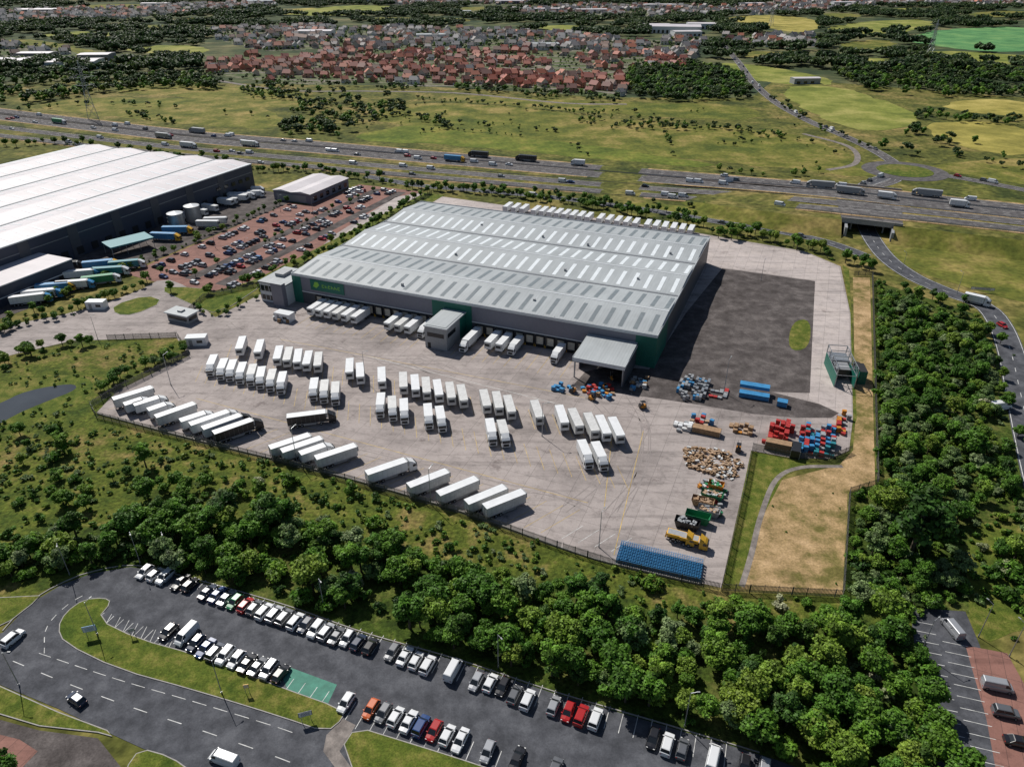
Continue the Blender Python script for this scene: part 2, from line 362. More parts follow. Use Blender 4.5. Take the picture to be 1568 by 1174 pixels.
# ------------------------------------------------------------------ roads
def hb(x): 
    t=min(max((x-1040)/190,0),1); return 6*t*t*(3-2*t)
def mpath(pts): return [(x,y,hb(x)) for x,y in pts]
M1=road('motorway_carriageway',mpath([(-300,132),(-80,160),(0,170),(150,188),(300,205),(480,220),(650,235),(850,252),(1000,264),(1120,274),(1230,283),(1300,290),(1420,303),(1568,319),(1800,345)]),14,'asphalt_m',.14,(-2,2))
M2=road('motorway_carriageway',mpath([(-300,142),(-80,170),(0,180),(150,198),(300,215),(480,230),(650,245),(850,262),(1000,275),(1120,284),(1230,293),(1300,300),(1420,314),(1568,330),(1800,357)]),14,'asphalt_m',.14,(-2,2))
M3=road('motorway_slip_road',mpath([(-300,154),(-80,184),(0,195),(150,213),(300,229),(480,245),(650,260),(850,277),(1000,289),(1120,297),(1230,306),(1300,313),(1420,325),(1568,341),(1800,368)]),10,'asphalt_m',.14,(0,))
M4=road('motorway_slip_road',mpath([(-300,166),(-80,197),(0,208),(150,225),(300,240),(480,256),(650,271),(850,288),(1000,300),(1120,309),(1230,317),(1300,324),(1420,336),(1568,352),(1800,378)]),10,'asphalt_m',.14,(0,))
mb=MB(); ribbon(mb,M1,-7,-9.2,.10,'gravel'); ribbon(mb,M2,7,9.2,.105,'gravel'); ribbon(mb,M2,-7,-9,.10,'dry'); ribbon(mb,M1,7,9.5,.10,'dry'); ribbon(mb,M4,-5,-7,.10,'dry'); mb.build('motorway_verge')
MC=pathpts([(1000,282,0)]+mpath([(1080,289),(1160,297),(1230,304),(1300,310),(1420,323),(1568,339),(1800,366)]),4.)
L1=road('distributor_road',[(560,270),(640,284),(720,291),(850,303),(1000,323),(1100,340),(1200,356),(1270,372),(1330,394)],7,'asphalt',.12)
UR=road('underpass_road',[(1600,760),(1580,680),(1562,600),(1548,540),(1530,495),(1505,468),(1450,447),(1395,422),(1355,392),(1330,356),(1322,330),(1315,303),(1322,286),(1350,273),(1385,262)],9,'asphalt',.12)
R1=road('country_road',[(1100,60),(1130,95),(1152,125),(1185,155),(1235,184),(1300,212),(1350,237),(1385,262)],9,'asphalt_m',.13)
R2=road('country_road',[(1385,262),(1440,268),(1500,278),(1568,291),(1700,315)],9,'asphalt_m',.13)
R3=road('slip_road',[(1385,262),(1365,279),(1320,287),(1250,284),(1160,276)],7,'asphalt_m',.125)
R4=road('country_road',[(300,118),(430,138),(560,140),(700,143),(860,158),(960,160)],6,'path',.12,None,False)
R5=road('farm_track',[(1230,205),(1300,225),(1310,250),(1260,262)],4,'path',.11,None,False)
c0=G(1385,262); mb=MB(); n=36
mb.prism([(c0[0]+26*math.cos(i*2*math.pi/n),c0[1]+26*math.sin(i*2*math.pi/n)) for i in range(n)],.0,.15,'asphalt_m')
mb.prism([(c0[0]+17*math.cos(i*2*math.pi/n),c0[1]+17*math.sin(i*2*math.pi/n)) for i in range(n)],.0,.35,'kerb','lawn')
mb.build('roundabout')
gx,gy=G(1324,334); ig=min(range(len(MC)),key=lambda i:(MC[i].x-gx)**2+(MC[i].y-gy)**2)
NC=normals(MC)
mb=MB()
HWn,HWf=33,36
for a,b in ((2,ig-3),(ig+3,len(MC))):
    P=MC[a:b]; N=NC[a:b]
    ribbon(mb,P,HWf,-HWn,-.06,'ground',N)
    for sgn,hw in ((1,HWf),(-1,HWn)):
        vs=[];fs=[]
        for i,p in enumerate(P):
            q=p+N[i]*sgn*hw; r=p+N[i]*sgn*(hw+max(p.z,0)*2); vs+=[(q.x,q.y,p.z-.06),(r.x,r.y,0.0)]
        for i in range(len(P)-1): fs.append((2*i,2*i+1,2*i+3,2*i+2) if sgn<0 else (2*i,2*i+2,2*i+3,2*i+1))
        mb.add(vs,fs,'field_g')
mb.build('motorway_embankment')
mb=MB(); P=MC[ig-4:ig+5]; N=NC[ig-4:ig+5]
ribbon(mb,P,HWf,-HWn,-.03,'asphalt_m',N); ribbon(mb,P,-HWn,HWf,-1.5,'grey',N)
for o in (-HWn,HWf):
    vs=[];fs=[]
    for i,p in enumerate(P):
        q=p+N[i]*o; q2=p+N[i]*(o+.5)
        vs+=[(q.x,q.y,p.z-1.5),(q.x,q.y,p.z+1.1),(q2.x,q2.y,p.z+1.1),(q2.x,q2.y,p.z-1.5)]
    for i in range(len(P)-1):
        for j in range(4): fs.append((4*i+j,4*i+(j+1)%4,4*i+4+(j+1)%4,4*i+4+j))
    mb.add(vs,fs,'kerb')
for k in (ig-3,ig+3):
    p=MC[k];n=NC[k]; a=p-n*(HWn+8); b=p+n*(HWf+8); d=Vector((n.y,-n.x,0))*.6
    mb.prism(ccw([(a.x-d.x,a.y-d.y),(b.x-d.x,b.y-d.y),(b.x+d.x,b.y+d.y),(a.x+d.x,a.y+d.y)]),0,4.5,'grey')
for o in (-28,-18,-8,2,12,22,31):
    for k in (ig-2,ig+2):
        q=MC[k]+NC[k]*o; mb.cyl((q.x,q.y,0),(q.x,q.y,4.6),.5,.5,8,'kerb')
mb.build('motorway_bridge')
def barrier(name,P,o):
    mb=MB(); N=normals(P); vs=[];fs=[]
    for i,p in enumerate(P):
        q=p+N[i]*o; vs+=[(q.x,q.y,p.z+.5),(q.x,q.y,p.z+.85)]
        mb.box(q.x-.06,q.x+.06,q.y-.06,q.y+.06,p.z,p.z+.8,'steel')
    for i in range(len(P)-1): fs.append((2*i,2*i+2,2*i+3,2*i+1))
    mb.add(vs,fs,'steel'); mb.build(name)
barrier('crash_barrier',M1,-8.2); barrier('crash_barrier',M2,8.0); barrier('crash_barrier',M4,-5.9)
barrier('crash_barrier',M3,5.7)
# lower roads & car park
road_poly=[(-120,1000),(-40,985),(5,968),(45,925),(95,895),(140,878),(200,868),(250,877),(330,898),(440,930),(560,972),(700,1012),(850,1062),(1000,1106),(1180,1160),(1260,1190),(1260,1260),(300,1260),(250,1160),(180,1128),(90,1085),(0,1048),(-120,1010)]
sheet('car_park_asphalt',road_poly,'asphalt',.09,0)
CPP=poly(road_poly)
raised('grass_verge',[(98,985),(88,962),(100,938),(128,918),(160,915),(172,922),(150,948),(212,978),(300,1002),(430,1052),(524,1085),(527,1100),(500,1122),(430,1098),(300,1058),(180,1025)],'lawn',0,.22,1)
raised('grass_verge',[(545,1112),(620,1135),(700,1160),(760,1180),(800,1260),(600,1260),(520,1150)],'lawn',0,.22,1)
raised('grass_verge',[(-80,1042),(0,1050),(90,1090),(165,1118),(172,1128),(150,1122),(60,1112),(-80,1070)],'lawn',0,.22,0)
raised('grass_verge',[(215,1145),(262,1158),(300,1185),(310,1260),(180,1260),(190,1180)],'lawn',0,.22,1)
raised('grass_verge',[(-100,950),(0,915),(62,912),(50,925),(18,950),(-20,968),(-100,985)],'lawn',0,.22,0)
sheet('paved_forecourt',[(-80,1080),(60,1118),(150,1130),(190,1180),(180,1260),(-80,1260)],'gravel',.10)
sheet('paved_forecourt',[(-80,1105),(30,1132),(58,1150),(20,1190),(-80,1200)],'pavers',.11)
sheet('footpath',[(525,1100),(545,1110),(520,1150),(600,1260),(575,1260),(495,1150),(500,1125)],'path',.105)
P=pathpts([(5,966),(45,923),(95,893),(140,876),(200,866),(250,875),(330,896),(440,928),(560,970),(700,1010),(850,1060),(1000,1104),(1180,1158)],3); mb=MB(); N=normals(P)
vs=[];fs=[]
for i,p in enumerate(P):
    a=p-N[i]*.0; b=p+N[i]*.2; vs+=[(a.x,a.y,.0),(a.x,a.y,.21),(b.x,b.y,.21),(b.x,b.y,.0)]
for i in range(len(P)-1):
    for j in range(3): fs.append((4*i+j,4*i+4+j,4*i+5+j,4*i+j+1))
mb.add(vs,fs,'kerb'); mb.build('kerb_stone')
mb=MB()
def bays(p0,p1,sp,ln,sgn,k='mw',w=.12,z=.098,ang=0):
    a=Vector(G(*p0)); b=Vector(G(*p1)); n=int((b-a).length/sp); d=(b-a).normalized(); q=Vector((-d.y,d.x))*sgn
    for i in range(n+1):
        s=a+d*sp*i; e=s+q*ln; line(mb,s.x,s.y,e.x,e.y,w,z,k)
bays((205,884),(1120,1178),2.6,4.8,1); bays((160,938),(515,1062),2.6,4.8,-1); bays((545,1075),(800,1160),2.6,4.8,-1)
P=pathpts([(20,1012),(100,1045),(200,1082),(320,1122),(440,1165),(520,1200)],3); dashes(mb,P,0,.15,3,4.5,.098,'mw')
P=pathpts([(60,1000),(180,1040),(300,1075),(430,1115),(480,1135)],3); dashes(mb,P,0,.12,3,2,.098,'mw')
P=pathpts([(68,1000),(72,960),(105,925),(150,900)],2); dashes(mb,P,0,.15,2,2,.098,'mw')
a=Vector(G(165,938));b=Vector(G(262,972)); d=(b-a).normalized(); q=Vector((d.y,-d.x))
for i in range(8):
    s=a+d*(1.1+i*2.34); line(mb,s.x,s.y,s.x+q.x*4.4+d.x*1.8,s.y+q.y*4.4+d.y*1.8,.1,.099,'mw')
g=poly([(430,1030),(445,1022),(516,1048),(502,1078),(440,1055)]); mb.face([(x,y,.095) for x,y in g],'mg')
mb.build('car_park_markings')
sheet('car_park_asphalt',[(1393,930),(1478,936),(1500,988),(1520,1060),(1550,1260),(1440,1260),(1432,1110),(1400,985)],'asphalt',.09)
sheet('brick_parking_bays',[(1478,988),(1542,1000),(1575,1060),(1640,1260),(1540,1260),(1510,1100)],'pavers',.10)
mb=MB(); bays((1395,950),(1450,1174),2.6,4.2,1); bays((1482,990),(1545,1200),2.6,4.6,-1,z=.108); mb.build('car_park_markings')
# ------------------------------------------------------------------ site surfaces
YARD=[(148,632),(300,672),(500,722),(700,780),(862,838),(940,862),(1104,900),(1140,738),(1150,690),(1215,702),(1270,702),(1300,690),(1306,640),(1302,480),(1287,408),(1232,385),(1085,360),(1040,352),(640,296),(605,302),(515,358),(420,440),(330,486),(290,455),(240,470),(150,485),(0,522),(-80,545),(-80,562),(0,548),(110,522),(170,520),(270,517),(290,545),(180,598)]
sheet('service_yard',YARD,'yard',.10)
sheet('apron_road',[(1085,364),(1232,387),(1284,408),(1300,480),(1304,640),(1240,612),(1238,600),(1248,430),(1110,410),(1082,404)],'yard_w',.104)
sheet('storage_area',[(1106,411),(1248,431),(1240,602),(1170,600),(990,572),(1050,480)],'gravel',.108)
sheet('green_verge',[(1212,492),(1242,488),(1240,535),(1205,538)],'lawn',.114,2)
sheet('patched_asphalt',[(905,560),(1010,566),(1240,612),(1300,640),(1190,640),(1040,615),(930,600),(870,598)],'gravel',.106,1)
sheet('rear_service_road',[(640,297),(1040,353),(1085,362),(1080,372),(1060,368),(640,308),(560,352),(520,362),(605,303)],'yard_w',.105)
sheet('dry_grass_strip',[(1306,425),(1332,425),(1340,742),(1298,753),(1290,910),(1128,902),(1160,800),(1196,735),(1285,712),(1306,690),(1310,640)],'dry',.07,rag=0)
sheet('grass_strip',[(1150,692),(1245,706),(1200,730),(1168,790),(1134,902),(1106,900),(1140,738)],'lawn',.075,0)
sheet('grass_strip',[(1290,405),(1300,412),(1312,640),(1306,660),(1302,480)],'lawn',.075,0)
road('footpath',[(1290,714),(1225,716),(1188,735),(1165,790),(1150,850),(1135,900)],1.3,'path',.09,None,False,step=2)
sheet('service_yard',[S(-124,127),S(-88,125),S(-88,-10),S(-96,-70),S(-124,-90)],'gravel',.09,world=True)
sheet('car_park',[S(-88,112),S(-76,112),S(-73,160),S(-30,160),S(-28,110),S(-28,12),S(-38,-4),S(-66,-6),S(-86,-4)],'pavers',.095,world=True)
mb=MB()
for xr in (-59.5,-43):
    mb.face([(*S(xr+0,2),.1),(*S(xr+5.5,2),.1),(*S(xr+5.5,155),.1),(*S(xr+0,155),.1)],'gravel')
mb.build('car_park_aisles')
sheet('access_road',[(-80,512),(0,500),(120,478),(210,447),(250,425),(290,440),(300,456),(240,470),(150,486),(0,524),(-80,546)],'yard',.098,1)
raised('grass_island',[(172,468),(225,452),(252,462),(205,483),(176,482)],'lawn',0,.2,1)
raised('grass_island',[(236,440),(300,440),(340,450),(380,430),(410,432),(335,482),(300,470)],'lawn',0,.2,1)
sheet('grass_strip',[S(-27,160),S(-14,158),S(-12,60),S(-20,10),S(-33,-4),S(-30,20)],'lawn',.11,world=True)
mb=MB()
ROWH=math.atan2(-.99,.16); BOTH=math.radians(40)
def baylines(p0,p1,sp,ln,hd,k='my',w=.13):
    a=Vector(G(*p0));b=Vector(G(*p1)); n=int((b-a).length/sp); d=(b-a).normalized(); q=Vector((math.cos(hd),math.sin(hd)))
    for i in range(n+1):
        s=a+d*sp*i; e=s+q*ln; line(mb,s.x,s.y,e.x,e.y,w,.113,k)
baylines((355,528),(960,660),3.9,11,ROWH); baylines((310,560),(950,715),3.9,11,ROWH)
baylines((165,628),(850,822),4.4,13,BOTH,'my')
baylines((860,825),(960,850),4.0,7,BOTH,'mw')
for dx in range(14,130,4):
    if 64<dx<78 or dx>120: continue
    x0,y0=S(dx,-1); x1,y1=S(dx,-18); line(mb,x0,y0,x1,y1,.14,.113,'my')
for (p,q,k) in (((300,610),(900,770),'my'),((560,545),(860,620),'mw'),((940,640),(925,780),'my'),((985,660),(940,850),'my'),((430,520),(900,610),'my')):
    a=G(*p);b=G(*q); line(mb,a[0],a[1],b[0],b[1],.18,.113,k)
mb.build('yard_markings')
mb=MB()
def sweep(px):
    P=pathpts(px,2.5)
    for o in (-1.,1.): ribbon(mb,P,o+.15,o-.15,.1108+.0004*random.randint(0,4),'tyrek')
for i in range(9):
    x0=random.uniform(330,850); y0=505+(x0-400)*.2+random.uniform(-8,12)
    sweep([(x0,y0),(x0+random.uniform(15,40),y0+12),(x0+random.uniform(60,110),y0+random.uniform(20,40)),(x0+random.uniform(130,200),y0+random.uniform(30,70))])
for i in range(9):
    x0=random.uniform(260,800); y0=622+(x0-260)*.225+random.uniform(-6,30)
    sweep([(x0,y0),(x0+50,y0+random.uniform(4,12)),(x0+110,y0+random.uniform(10,40)),(x0+170,y0+random.uniform(30,60))])
for i in range(3):
    x0=random.uniform(900,1000); sweep([(x0,600+random.uniform(0,30)),(x0+25,650),(x0+20,720),(x0-random.uniform(0,60),790)])
mb.build('tyre_marks')
# ------------------------------------------------------------------ main warehouse
def ridge_roof(mb,x0,x1,y0,y1,z,nsp,rise,k,along='x'):
    if along=='x':
        w=(y1-y0)/nsp
        for i in range(nsp):
            a=y0+i*w; mby=a+w/2; b=a+w
            mb.add([(x0,a,z),(x1,a,z),(x1,mby,z+rise),(x0,mby,z+rise),(x1,b,z),(x0,b,z)],[(0,1,2,3),(3,2,4,5)],k)
            mb.add([(x0,a,z),(x0,mby,z+rise),(x0,b,z)],[(0,1,2)],'trim'); mb.add([(x1,a,z),(x1,mby,z+rise),(x1,b,z)],[(0,2,1)],'trim')
    else:
        w=(x1-x0)/nsp
        for i in range(nsp):
            a=x0+i*w; m=a+w/2; b=a+w
            mb.add([(a,y0,z),(a,y1,z),(m,y1,z+rise),(m,y0,z+rise),(b,y1,z),(b,y0,z)],[(0,3,2,1),(3,5,4,2)],k)
            mb.add([(a,y0,z),(m,y0,z+rise),(b,y0,z)],[(0,2,1)],'trim')
            mb.add([(a,y1,z),(m,y1,z+rise),(b,y1,z)],[(0,1,2)],'trim')
WH=empty('distribution_warehouse',(OX,OY,.1),TH)
LW,DW,HW=145,106,12
mb=MB()
mb.box(0,LW,0,DW,0,5,'cladd'); mb.box(.0,LW,.0,DW,5,HW-.6,'clad')
mb.box(-.15,LW+.15,-.15,0.0,HW-.8,HW+.25,'trim'); mb.box(-.15,LW+.15,DW,DW+.15,HW-.8,HW+.25,'trim')
mb.box(-.15,0,0,DW,HW-.8,HW+.25,'trim'); mb.box(LW,LW+.15,0,DW,HW-.8,HW+.25,'trim')
mb.box(0,LW,-.1,-.003,4.9,5.25,'trim'); 
mb.box(LW-7,LW+.08,-.12,-.004,0,HW-.8,'green'); mb.box(LW+.003,LW+.12,0,18,0,HW-.8,'green')
mb.box(LW+.003,LW+.10,18,DW,7.5,HW-.8,'cladd')
mb.box(LW+.003,LW+.10,18,DW,0,7.45,'cladd')
mb.box(-.1,4,-.12,-.004,0,HW-.8,'green'); mb.box(62,78,-.14,-.004,0,HW-.8,'green')
mb.build('walls',parent=WH)
mb=MB()
nsp=3; RI=1.5; ridge_roof(mb,.1,LW-.1,.1,DW-.1,HW-.15,nsp,RI,'roof')
sw=(DW-.2)/nsp
for i in range(1,nsp): mb.box(0,LW,.1+i*sw-.5,.1+i*sw+.5,HW-.3,HW+.06,'gutter')
mb.box(.0,LW,.02,.6,HW-.3,HW+.05,'gutter')
for i in range(nsp):
    y=.1+i*sw+sw/2; mb.box(0,LW,y-.3,y+.3,HW+RI-.3,HW+RI-.08,'trim')
for x in (36,72,109):
    mb.box(x-.12,x+.12,.3,DW-.3,HW-.1,HW-.02,'gutter')
mb.build('roof',parent=WH)
mb=MB()
def rl(x,y0,y1,i,side,k):
    base=.1+i*sw
    def zz(y):
        t=(y-base)/(sw/2); t=t if t<1 else 2-t
        return HW-.15+RI*t+.04
    mb.face([(x-.75,y0,zz(y0)),(x+.75,y0,zz(y0)),(x+.75,y1,zz(y1)),(x-.75,y1,zz(y1))],k)
for i in range(nsp):
    b=.1+i*sw
    for j in range(28):
        x=3+j*5.15
        rl(x,b+2.2,b+14,i,0,'rooflight' if i==0 else 'rooflightw'); rl(x+1.5,b+sw/2+2.5,b+sw-3.,i,1,'rooflight' if i!=1 else 'rooflightw')
mb.build('rooflights',parent=WH)
mb=MB()
dock=[d for d in np.arange(12,124,3.85) if not (63<d<79)]
for x in dock:
    if x<122:
        mb.box(x-1.35,x+1.35,-.25,-.15,1.2,4.3,'door'); mb.box(x-1.6,x-1.36,-.8,-.15,1.0,4.5,'black'); mb.box(x+1.36,x+1.6,-.8,-.15,1.0,4.5,'black'); mb.box(x-1.6,x+1.6,-.8,-.15,4.31,4.6,'black')
        mb.box(x-1.3,x+1.3,-.5,-.15,.2,1.15,'dark'); mb.box(x-1.75,x-1.62,-.5,-.2,0,1.2,'yel'); mb.box(x+1.62,x+1.75,-.5,-.2,0,1.2,'yel')
mb.build('dock_doors',parent=WH)
mb=MB()
mb.box(8.6,24,-.30,-.16,6.6,11,'green')
mb.face([(9.8,-.31,8.1),(11.3,-.31,7.6),(12.8,-.31,9.0),(12.2,-.31,10.2),(10.7,-.31,10.0)],'lime')
x=14
for i in range(6):
    wl=1.0
    mb.box(x,x+.25,-.36,-.305,8.2,9.4,'lime'); 
    if i in(0,2,5): mb.box(x+.25,x+wl,-.36,-.305,9.15,9.4,'lime'); mb.box(x+.25,x+wl,-.36,-.305,8.2,8.45,'lime')
    if i in(1,3,4): mb.box(x+.25,x+wl-.2,-.36,-.305,8.7,8.95,'lime'); mb.box(x+.75,x+1.,-.36,-.305,8.2,8.68,'lime')
    x+=1.45
mb.build('sign_letters',parent=WH)
mb=MB(); x0,x1,y0=67,75.5,-15.5
mb.box(x0,x1,y0,-.15,0,8.2,'grey'); mb.box(x0-.3,x1+.3,y0-.3,-.15,8.2,8.6,'trim','roof')
mb.box(x0+.4,x1-.4,y0+.5,-1,8.6,8.75,'roof')
mb.box(x0+1,x1-1,y0-.04,y0-.003,4.6,6.2,'glass'); mb.box(x0+1,x0+2.2,y0-.05,y0-.003,0,2.2,'dark')
mb.box(x0-.04,x0-.003,y0+1,y0+5,4.6,6.2,'glass'); mb.box(x1+.003,x1+.04,y0+1,y0+7,4.6,6.2,'glass')
mb.box(x1+.003,x1+.06,-5,-.2,0,8.1,'green')
mb.build('dock_office',parent=WH)
mb=MB(); a0,a1,b0=LW-23,LW-6.5,-16
mb.add([(a0-.4,b0-.6,7.6),(a1+.4,b0-.6,7.6),(a1+.4,-.2,8.6),(a0-.4,-.2,8.6)],[(0,1,2,3)],'roof')
mb.add([(a0-.4,b0-.6,7.1),(a1+.4,b0-.6,7.1),(a1+.4,-.2,8.1),(a0-.4,-.2,8.1)],[(3,2,1,0)],'grey')
mb.box(a0-.4,a1+.4,b0-.7,b0-.601,6.3,7.65,'trim'); mb.box(a0-.5,a0-.401,b0-.6,-.2,7,7.8,'trim'); mb.box(a1+.401,a1+.5,b0-.6,-.2,7,7.8,'trim')
mb.box(a1-.1,a1+.2,b0,-.2,0,7.2,'cladd'); mb.box(a0-.2,a0+.1,b0+6,-.2,0,7.2,'clad')
for x in (a0,a1-.5): mb.box(x,x+.4,b0,b0+.4,0,7.1,'steel')
mb.build('loading_canopy',parent=WH)
mb=MB()
mb.box(-13,-.2,-4.5,12,0,8,'trim'); mb.box(-13.3,-.2,-4.8,12.3,8,8.5,'gutter','roof')
mb.box(-13.04,-.2,-4.56,-4.503,.9,3,'glass'); mb.box(-13.04,-.2,-4.56,-4.503,4.6,7,'glass')
for x in np.arange(-12.6,-.4,2): mb.box(x,x+.18,-4.6,-4.561,.9,7,'trim')
mb.box(-13.06,-13.003,-4.4,12,.9,3,'glass'); mb.box(-13.06,-13.003,-4.4,12,4.6,7,'glass')
mb.box(-5.5,-.15,-6.8,-4.6,0,9.6,'clad','roof')
mb.box(-7,-.2,12.4,40,0,7,'clad','roof'); mb.box(-10,-6,2,8,8.5,9.8,'grey')
mb.build('office_block',parent=WH)
mb=MB()
for i in range(9):
    x=random.uniform(5,140); y=random.choice([4,38,74])+random.uniform(0,8)
    mb.box(x-.4,x+.4,y-.4,y+.4,HW+.2,HW+1.3,'grey')
mb.build('roof_vents',parent=WH)
# ------------------------------------------------------------------ left warehouse
LWH=empty('neighbouring_warehouse',(OX,OY,.09),TH)
mb=MB()
mb.box(-258,-124,-90,127,0,14.6,'navy'); mb.box(-258.2,-123.8,-90.2,127.2,14.6,15.1,'trim')
for y in range(-70,120,24): mb.box(-123.995,-123.85,y,y+5,0,14.5,'cladd')
mb.box(-123.996,-123.9,-60,126,10.2,10.6,'gutter')
mb.build('walls',parent=LWH)
mb=MB(); ridge_roof(mb,-257.9,-124.1,-90,127,14.9,5,1.5,'roofw','y')
for i in range(1,5): x=-257.9+133.8/5*i; mb.box(x-.6,x+.6,-90,127,15.0,15.3,'gutter')
for i in range(5):
    for hx in (6.5,20.2):
        for j in range(27):
            y=-84+j*7.8; x=-257.9+133.8/5*i+hx; z=14.9+1.5*(hx/13.38 if hx<13.38 else 2-hx/13.38)+.05
            sl_=1.5/13.38*(1 if hx<13 else -1)
            mb.face([(x-3.6,y-.5,z-3.6*sl_),(x+3.6,y-.5,z+3.6*sl_),(x+3.6,y+.5,z+3.6*sl_),(x-3.6,y+.5,z-3.6*sl_)],'rooflightw')
mb.build('roof',parent=LWH)
mb=MB()
for y in range(-12,110,8): mb.box(-123.84,-123.7,y,y+3.4,1,4.4,'dark')
for y in range(96,124,6): mb.box(-123.84,-123.7,y,y+3.,6.5,8.5,'glass')
mb.build('dock_doors',parent=LWH)
mb=MB(); mb.box(-123.6,-104,-90,-14,0,7.6,'navy'); mb.box(-123.8,-103.8,-90,-13.8,7.6,8.,'trim','roofw')
mb.box(-103.99,-103.9,-60,-16,3,3.4,'trim')
for y in range(-40,-16,6): mb.box(-103.99,-103.88,y,y+3.4,0,2.8,'dark')
mb.build('annex',parent=LWH)
mb=MB(); mb.box(-100,-75,114,152,0,5.5,'clad'); ridge_roof(mb,-100.5,-74.5,113.5,152.5,5.5,2,1.,'roofw','y')
for y in range(117,150,6): mb.box(-74.995,-74.95,y,y+3,1,3.5,'glass')
mb.box(-98,-78,113.95,113.995,.5,4,'grey'); mb.build('pale_roof_building',(OX,OY,.09),TH)
for px,py in ((273,345),(298,333)):
    x,y=G(px,py+5); mb=MB(); mb.cyl((0,0,0),(0,0,8),4,4,24,'steel'); mb.cyl((0,0,8),(0,0,9),4,.4,24,'trim'); 
    for z in (2,4,6): mb.cyl((0,0,z),(0,0,z+.15),4.06,4.06,24,'grey')
    mb.beam((4.1,0,0),(4.1,0,9),.1,'steel'); mb.build('storage_tank',(x,y,.1))
mb=MB(); mb.box(-5,5,-2.5,2.5,0,3.2,'grey'); mb.box(-5.6,5.6,-3.2,3.2,3.2,3.6,'trim','roof'); mb.box(-4.5,4.5,-2.54,-2.503,1.1,2.4,'glass'); mb.box(5.003,5.04,-2,2,1.1,2.4,'glass')
mb.box(-1,1,-1,1,3.6,4.2,'grey'); x,y=G(281,490); mb.build('gatehouse',(x,y,.1),TH)
mb=MB(); mb.box(-3,3,-1.5,1.5,0,2.7,'white'); mb.box(-3.05,3.05,-1.55,1.55,2.7,2.8,'trim'); mb.box(-2,-1,-1.54,-1.503,0,2.1,'grey'); mb.box(.3,2,-1.54,-1.503,1,1.9,'glass')
cab_me=mb.mesh('portable_cabin')
for px,py,r in ((303,527,.5),(150,472,.4),(437,490,0)): x,y=G(px,py); place('portable_cabin',cab_me,x,y,r+TH,1.15,.1)
# ------------------------------------------------------------------ vehicles
def wheel(mb,x,y,r=.5,w=.3):
    mb.cyl((x,y-w/2,r),(x,y+w/2,r),r,r,12,'tyre'); mb.cyl((x,y-w/2-.01,r),(x,y+w/2+.01,r),r*.55,r*.55,8,'steel')
def trailer_parts(mb,x0,x1,k='white',roof=None,fridge=True,z0=1.15,z1=3.95):
    mb.box(x0,x1,-1.26,1.26,z0,z1,k,roof or k)
    for y in (-1.28,1.26):
        mb.box(x0,x1,y,y+.02,z1-.1,z1+.03,'grey'); mb.box(x0,x1,y,y+.02,z0-.05,z0+.12,'grey')
    mb.box(x0-.03,x0-.001,-1.27,-1.15,z0,z1+.03,'grey'); mb.box(x0-.03,x0-.001,1.15,1.27,z0,z1+.03,'grey'); mb.box(x0-.03,x0-.001,-.03,.03,z0,z1,'grey')
    mb.box(x0-.03,x0-.001,-1.15,1.15,z1-.15,z1+.03,'grey')
    for i in range(1,int((x1-x0)/1.3)):
        x=x0+i*1.3
        for y in (-1.272,1.262): mb.box(x-.015,x+.015,y,y+.01,z0+.12,z1-.1,'grey')
    mb.box(x0+.2,x1-.2,-.5,.5,z0-.4,z0-.002,'chassis')
    if fridge: mb.box(x1+.001,x1+.45,-1,1,2.3,3.8,'grey'); mb.box(x1+.451,x1+.46,-.8,.8,2.5,3.2,'dark')
    mb.box(x0-.1,x0,-1.1,1.1,.55,.75,'chassis')
    mb.box(x0+.02,x0+.06,-1.2,-.8,.8,1.0,'tail'); mb.box(x0+.02,x0+.06,.8,1.2,.8,1.0,'tail')
def cab(mb,x,k='white'):
    def ring(x,zt,w,zb=.55): return [(x,-w,zb),(x,w,zb),(x,w,zt*.6),(x,w*.95,zt),(x,-w*.95,zt),(x,-w,zt*.6)]
    mb.loft([ring(x,3.1,1.22),(ring(x+1.35,3.05,1.23)),(ring(x+1.9,2.55,1.22)),(ring(x+2.15,1.85,1.18)),(ring(x+2.2,.9,1.15,.5))],k,smooth=False)
    mb.box(x+1.92,x+2.19,-1.05,1.05,1.75,2.5,'glass')
    for y in (-1.245,1.225): mb.box(x+.9,x+1.75,y,y+.02,1.75,2.5,'glass')
    mb.box(x+2.19,x+2.24,-.8,.8,.75,1.5,'black'); mb.box(x+2.19,x+2.25,-1.1,-.82,.7,1,'lamp'); mb.box(x+2.19,x+2.25,.82,1.1,.7,1,'lamp')
    mb.add([(x,-1.1,3.1),(x,1.1,3.1),(x,1.1,3.85),(x,-1.1,3.85),(x+1.3,-1,3.07),(x+1.3,1,3.07)],[(0,3,4),(1,5,2),(3,2,5,4)[::-1],(0,1,2,3)],k)
    for y in (-1.5,1.3): mb.box(x+1.9,x+2.0,y,y+.2,1.7,2.5,'black')
def mk_trailer(L,k='white',roof=None,fr=True):
    mb=MB(); trailer_parts(mb,-L/2,L/2,k,roof,fr)
    ax_=(1.3,2.6) if L<11 else (1.3,2.6,3.9)
    for a in ax_:
        for y in (-1.05,1.05): wheel(mb,-L/2+a,y,.48,.35)
    for y in (-.8,.8): mb.box(L/2-2.6,L/2-2.45,y-.07,y+.07,.05,1.1,'steel'); mb.box(L/2-2.75,L/2-2.3,y-.15,y+.15,0,.06,'steel')
    for y in (-1.25,1.2): mb.box(-L/2+4.4,L/2-3,y,y+.05,.55,1.0,'grey')
    return mb.mesh('semi_trailer')
